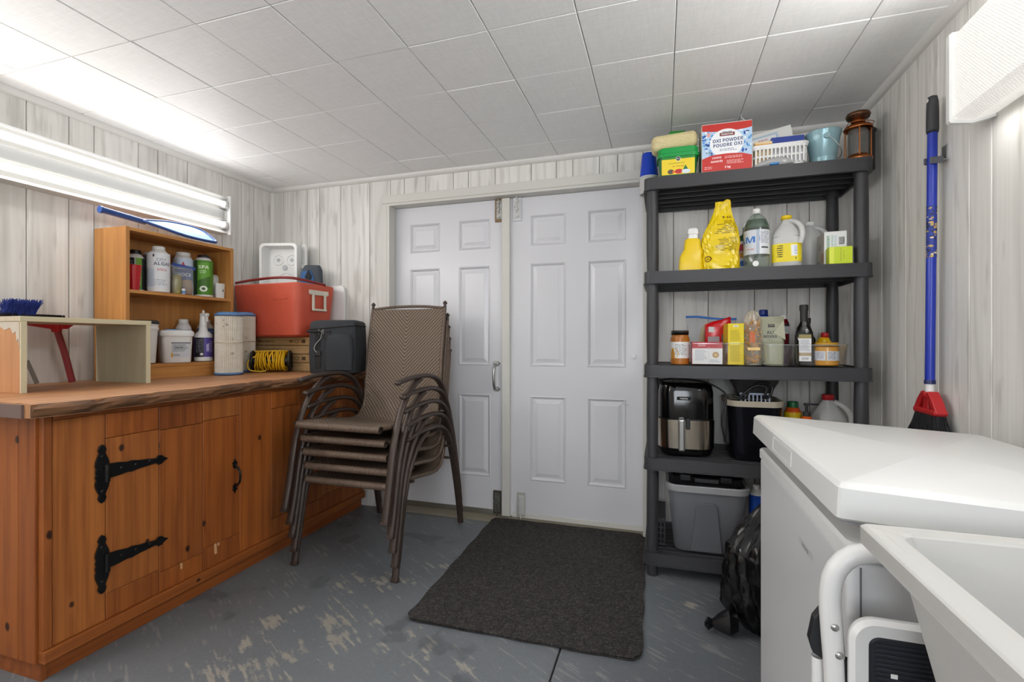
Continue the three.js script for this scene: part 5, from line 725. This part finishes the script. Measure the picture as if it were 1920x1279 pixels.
// ---------------------------------------------------------------- chest freezer
{
  const t = thing('chest_freezer', 'white chest freezer with slightly raised lid between shelving unit and sink', 'freezer', [0, 0, 0]), x0 = 2.875, x1 = 3.41, z0 = 1.13, z1 = 1.832;
  const w = x1 - x0, d = z1 - z0, cx = (x0 + x1) / 2, cz = (z0 + z1) / 2, enamel = mat(0xdadadb, .3);
  part(t, 'cabinet', rb(w, .71, d, .012, cx, .375, cz, 3), enamel);
  part(t, 'collar', tub([[.728, w - .002, d - .002, .012], [.73, w + .006, d + .006, .014], [.752, w + .006, d + .006, .014], [.757, w - .004, d - .004, .012], [.757, w - .09, d - .09, .02], [.70, w - .1, d - .1, .02]], { caps: [0, 1] }), M.whitePlastic, [cx, 0, cz]);
  part(t, 'inner_floor', box(w - .1, .004, d - .1, cx, .702, cz), enamel);
  part(t, 'side_seam', box(.0024, .7, .002, 2.892, .37, z1 + .0004), mat(0x6c6c6e, .6));
  for (const [a, b] of [[x0 + .05, z0 + .05], [x1 - .05, z0 + .05], [x0 + .05, z1 - .05], [x1 - .05, z1 - .05]]) part(t, 'foot', cyl(.018, .018, .022, 12), M.blackPlastic, [a, 0, b]);
  part(t, 'maker_mark', new THREE.PlaneGeometry(.09, .012), printed(256, 36, '#d0d0d1', [['t', '#4a4a4c', 'INSIGNIA', .5, .5, .8, 0]], .3), [x0 - .0006, .652, 1.6], [0, -PI / 2, 0]);
  const lid = new THREE.Group(); lid.name = 'lid'; lid.position.set(3.40, .768, (1.12 + 1.845) / 2); lid.rotation.z = -.055; t.add(lid);
  const L = .545, D2 = .725;
  part(lid, 'lid_shell', tub([[-.004, L - .01, D2 - .01, .008], [0, L, D2, .01], [.046, L, D2, .01], [.053, L - .012, D2 - .012, .01], [.055, L - .02, D2 - .02, .012]], { k: 3, crease: .5 }), mat(0xdadad8, .36), [-L / 2, 0, 0]);
  part(lid, 'inner_panel', tub([[-.026, L - .12, D2 - .12, .02], [-.004, L - .07, D2 - .07, .02]], {}), M.whitePlastic, [-L / 2, 0, 0]); part(lid, 'gasket', tub([[-.012, L - .03, D2 - .03, .014], [-.003, L - .026, D2 - .026, .014]], {}), mat(0x9c9c9e, .6), [-L / 2, 0, 0]);
  part(lid, 'badge_frame', merge(box(.002, .03, .003, 0, 0, -.085), box(.002, .03, .003, 0, 0, .085), box(.002, .003, .17, 0, .0145, 0), box(.002, .003, .17, 0, -.0145, 0)), M.whitePlastic, [-L - .0005, .024, .0]);
  part(lid, 'screw_cover', cyl(.005, .005, .002, 12).rotateX(PI / 2), mat(0x8a8a8c, .4), [-.27, .012, D2 / 2 + .0005]);
}
// ---------------------------------------------------------------- laundry sink
{
  const x0 = 2.857, x1 = 3.43, z0 = 1.925, z1 = 2.51, y = .82, w = x1 - x0, d = z1 - z0, cx = (x0 + x1) / 2, cz = (z0 + z1) / 2;
  const poly = mat(0xffffff, .55, { map: pix(256, 256, (u, v) => { const s = sst(.8, .92, vn(u * 128, v * 128, 128, 128, 200)), q = fbm(u, v, 8, 8, 4, 210), st = sst(.68, .8, fbm(u, v, 30, 30, 3, 220)); return mix3(mix3([206, 205, 202], [190, 188, 184], q), [160, 156, 150], s * .35 + st * .3); }) });
  const t = thing('laundry_sink', 'off-white speckled plastic laundry sink beside the chest freezer', 'sink', [cx, 0, cz]);
  part(t, 'basin', tub([[.45, w - .2, d - .2, .05], [.455, w - .18, d - .18, .05], [.792, w - .06, d - .05, .03], [.794, w - .004, d - .004, .012], [.796, w, d, .012], [y - .002, w, d, .012], [y, w - .006, d - .006, .01], [y, w - .066, d - .05, .02], [y - .004, w - .072, d - .056, .02], [.66, w - .12, d - .11, .035], [.645, w - .14, d - .13, .04], [.50, w - .19, d - .18, .05], [.475, w - .24, d - .23, .05]], { k: 5, crease: .45 }), poly);
  part(t, 'drain', lathe([[.02, .002], [.035, .004], [.038, 0], [.02, 0]], 24), M.steel, [0, .476, 0]);
  for (const a of [-1, 1]) for (const b of [-1, 1]) part(t, 'leg', tub([[0, .03, .03, .006], [.46, .04, .04, .006]]), poly, [a * (w / 2 - .12), 0, b * (d / 2 - .12)]);
}
// ---------------------------------------------------------------- folded step stool
{
  const t = thing('step_stool', 'folded white metal step stool with black ribbed treads between freezer and sink', 'step stool', [0, 0, 0]), wh = mat(0xdedddb, .32), bk = mat(0x1b1c20, .45), z = 1.877;
  part(t, 'handle_frame', tube([[2.848, .01, z], [2.847, .3, z], [2.845, .56, z], [2.8395, .65, z], [2.838, .693, z], [2.844, .727, z], [2.863, .752, z], [2.888, .7605, z], [2.95, .763, z], [3.15, .763, z], [3.215, .75, z], [3.235, .70, z], [3.23, .6, z], [3.228, .01, z]], .0145, 120, 14), wh);
  const rv = new THREE.SphereGeometry(.0055, 12, 8).scale(1, 1, .5); for (const [x, y] of [[2.84, .652], [2.8455, .612], [3.23, .652], [3.228, .612]]) part(t, 'rivet', rv, M.steel, [x, y, z + .0148]);
  for (const x of [2.829, 3.246]) { part(t, 'rear_leg', tube([[x, .585, 1.853], [x + .001, .3, 1.853], [x, .01, 1.853]], .0095, 20, 12), wh); part(t, 'hinge_bracket', extr([[.003, .05], [-.006, .035], [-.012, .002], [-.007, -.016], [.006, -.024], [.008, .03]].map(([a, b]) => [x > 3 ? -a : a, b]), .012, .002), bk, [x + (x < 3 ? -.001 : .001), .612, 1.852]); }
  // folded steps: rounded frame with ribbed tread
  const step = (y, n) => { const g = new THREE.Group(); g.name = 'step'; t.add(g); const R = (wd, h, r, zz) => rrect(wd, h, r, 6).map(([a, b]) => [a + 3.036, b + y, zz]);
    part(g, 'step_frame', loft([R(.36, .22, .03, 1.893), R(.366, .226, .032, 1.9), R(.366, .226, .032, 1.906), R(.355, .215, .027, 1.913), R(.322, .182, .014, 1.911), R(.322, .182, .014, 1.896)], { flip: true, crease: .5 }), wh);
    part(g, 'tread', loft([R(.32, .18, .013, 1.897), R(.32, .18, .013, 1.907), R(.314, .174, .012, 1.909)], { flip: true, crease: .4 }), mat(0x1d2026, .55)); const rib = box(.305, .0022, .0022);
    for (let i = 0; i < 26; i++) part(g, 'tread_rib', rib, mat1, [3.036, y - .082 + i * .0065, 1.9098]); if (n) part(g, 'tread_mark', box(.008, .006, .0008, 2.905, y + .04, 1.911), M.whitePlastic); };
  const mat1 = mat(0x2c2f37, .4); step(.567, 1); step(.27, 0);
  part(t, 'latch_arm', tube([[2.8565, .606, 1.884], [2.857, .56, 1.884], [2.858, .46, 1.884]], .0045, 14, 8), bk);
  for (const x of [2.848, 3.228]) part(t, 'foot', cyl(.017, .017, .03, 14), bk, [x, 0, z]); for (const x of [2.829, 3.246]) part(t, 'foot', cyl(.0115, .0115, .02, 12), bk, [x, 0, 1.853]);
}
// ---------------------------------------------------------------- broom on the right wall
{
  const x = 3.445, t = thing('blue_broom', 'blue-handled broom with a red head hanging upright on the panelled wall', 'broom', [0, 0, 0]);
  part(t, 'handle', tube([[x, .935, .77], [x, 1.3, .777], [x, 1.79, .787]], .0135, 20, 16), mat(0x1d35a6, .3));
  part(t, 'hang_grip', lathe([[0, 0], [.0155, 0], [.017, .01], [.0165, .07], [.0155, .1], [.0125, .118], [0, .124]], 18), mat(0x34353a, .5), [x, 1.752, .7865]); part(t, 'hang_hole', lathe([[0, -.001], [.0065, -.001], [.0065, .001], [0, .001]], 14).rotateZ(PI / 2), M.trimWhite, [x - .0142, 1.858, .7867]);
  part(t, 'paper_sticker', new THREE.CylinderGeometry(.0139, .0139, .17, 20, 1, true), printed(64, 256, '#23368f', [['s', '#b89a5c', 60, .05], ['s', '#1a2248', 40, .05], ['s', '#d8c8a0', 14, .04]], .5), [x, 1.43, .78], [.014, 0, 0]);
  part(t, 'collar', merge(lathe([[.0155, 0], [.0155, .012], [.0135, .014]], 18)), mat(0x15205a, .4), [x, .928, .7698]); part(t, 'white_ferrule', cyl(.0125, .0125, .034, 16), M.whitePlastic, [x, .898, .7695]);
  const red = mat(0xb81f24, .35);
  part(t, 'head_shell', merge(lathe([[.014, .0], [.02, -.006], [.02, .012], [.014, .014]], 16).translate(x, .888, .7695), rb(.04, .02, .14, .008, x, .838, .7695), extr([[-.07, 0], [-.05, .0], [-.012, .055], [-.02, .06], [-.045, .035]], .026, .003).rotateY(PI / 2).translate(x - .013, .84, .7695), extr([[.07, 0], [.05, .0], [.012, .055], [.02, .06], [.045, .035]], .026, .003).rotateY(PI / 2).translate(x - .013, .84, .7695), extr([[-.016, 0], [.016, 0], [.013, .05], [-.013, .05]], .022, .002).rotateY(PI / 2).translate(x - .011, .84, .7695)), red);
  part(t, 'bristles', bristles(900, () => { const a = rr(-.064, .064), b = rr(-.014, .014), s = a * .75; return [[x + b, .832, .7695 + a], [x + b * 1.3, .79, .7695 + a + s * .3], [Math.min(x + b * 2 + rr(-.008, .008), W - .004), rr(.715, .735), .7695 + a + s + rr(-.012, .012)]]; }, .0011), mat(0x26272a, .7));
}
{ const t = thing('broom_clip', 'steel spring clip on the wall gripping the blue broom handle', 'clip', [W, 1.685, .787]);
  part(t, 'wall_plate', rb(.004, .05, .03, .001, -.002, 0, -.012), M.steel); part(t, 'bracket_arm', merge(rb(.03, .003, .03, .001, -.017, -.022, -.014), rb(.003, .03, .03, .001, -.03, -.01, -.02)), M.steel); part(t, 'grip_jaw', merge(rb(.036, .022, .005, .002, -.038, -.02, -.019), rb(.036, .022, .005, .002, -.038, -.028, .019)), mat(0x55575c, .5)); }
{ const t = thing('ceiling_hook', 'small white wire hook screwed into the ceiling above the shelving unit', 'hook', [2.955, H, .247]);
  part(t, 'hook_wire', tube([[-.004, 0, 0], [-.004, -.014, 0], [.004, -.022, 0], [.01, -.03, 0], [.008, -.038, 0], [.0, -.038, 0]], .0016, 24, 6), mat(0xdcdcda, .4)); part(t, 'screw_plate', cyl(.006, .006, .002, 12, -.002), mat(0xdcdcda, .4), [-.004, 0, 0]); }
shade(scene);
renderer.render(scene, camera);
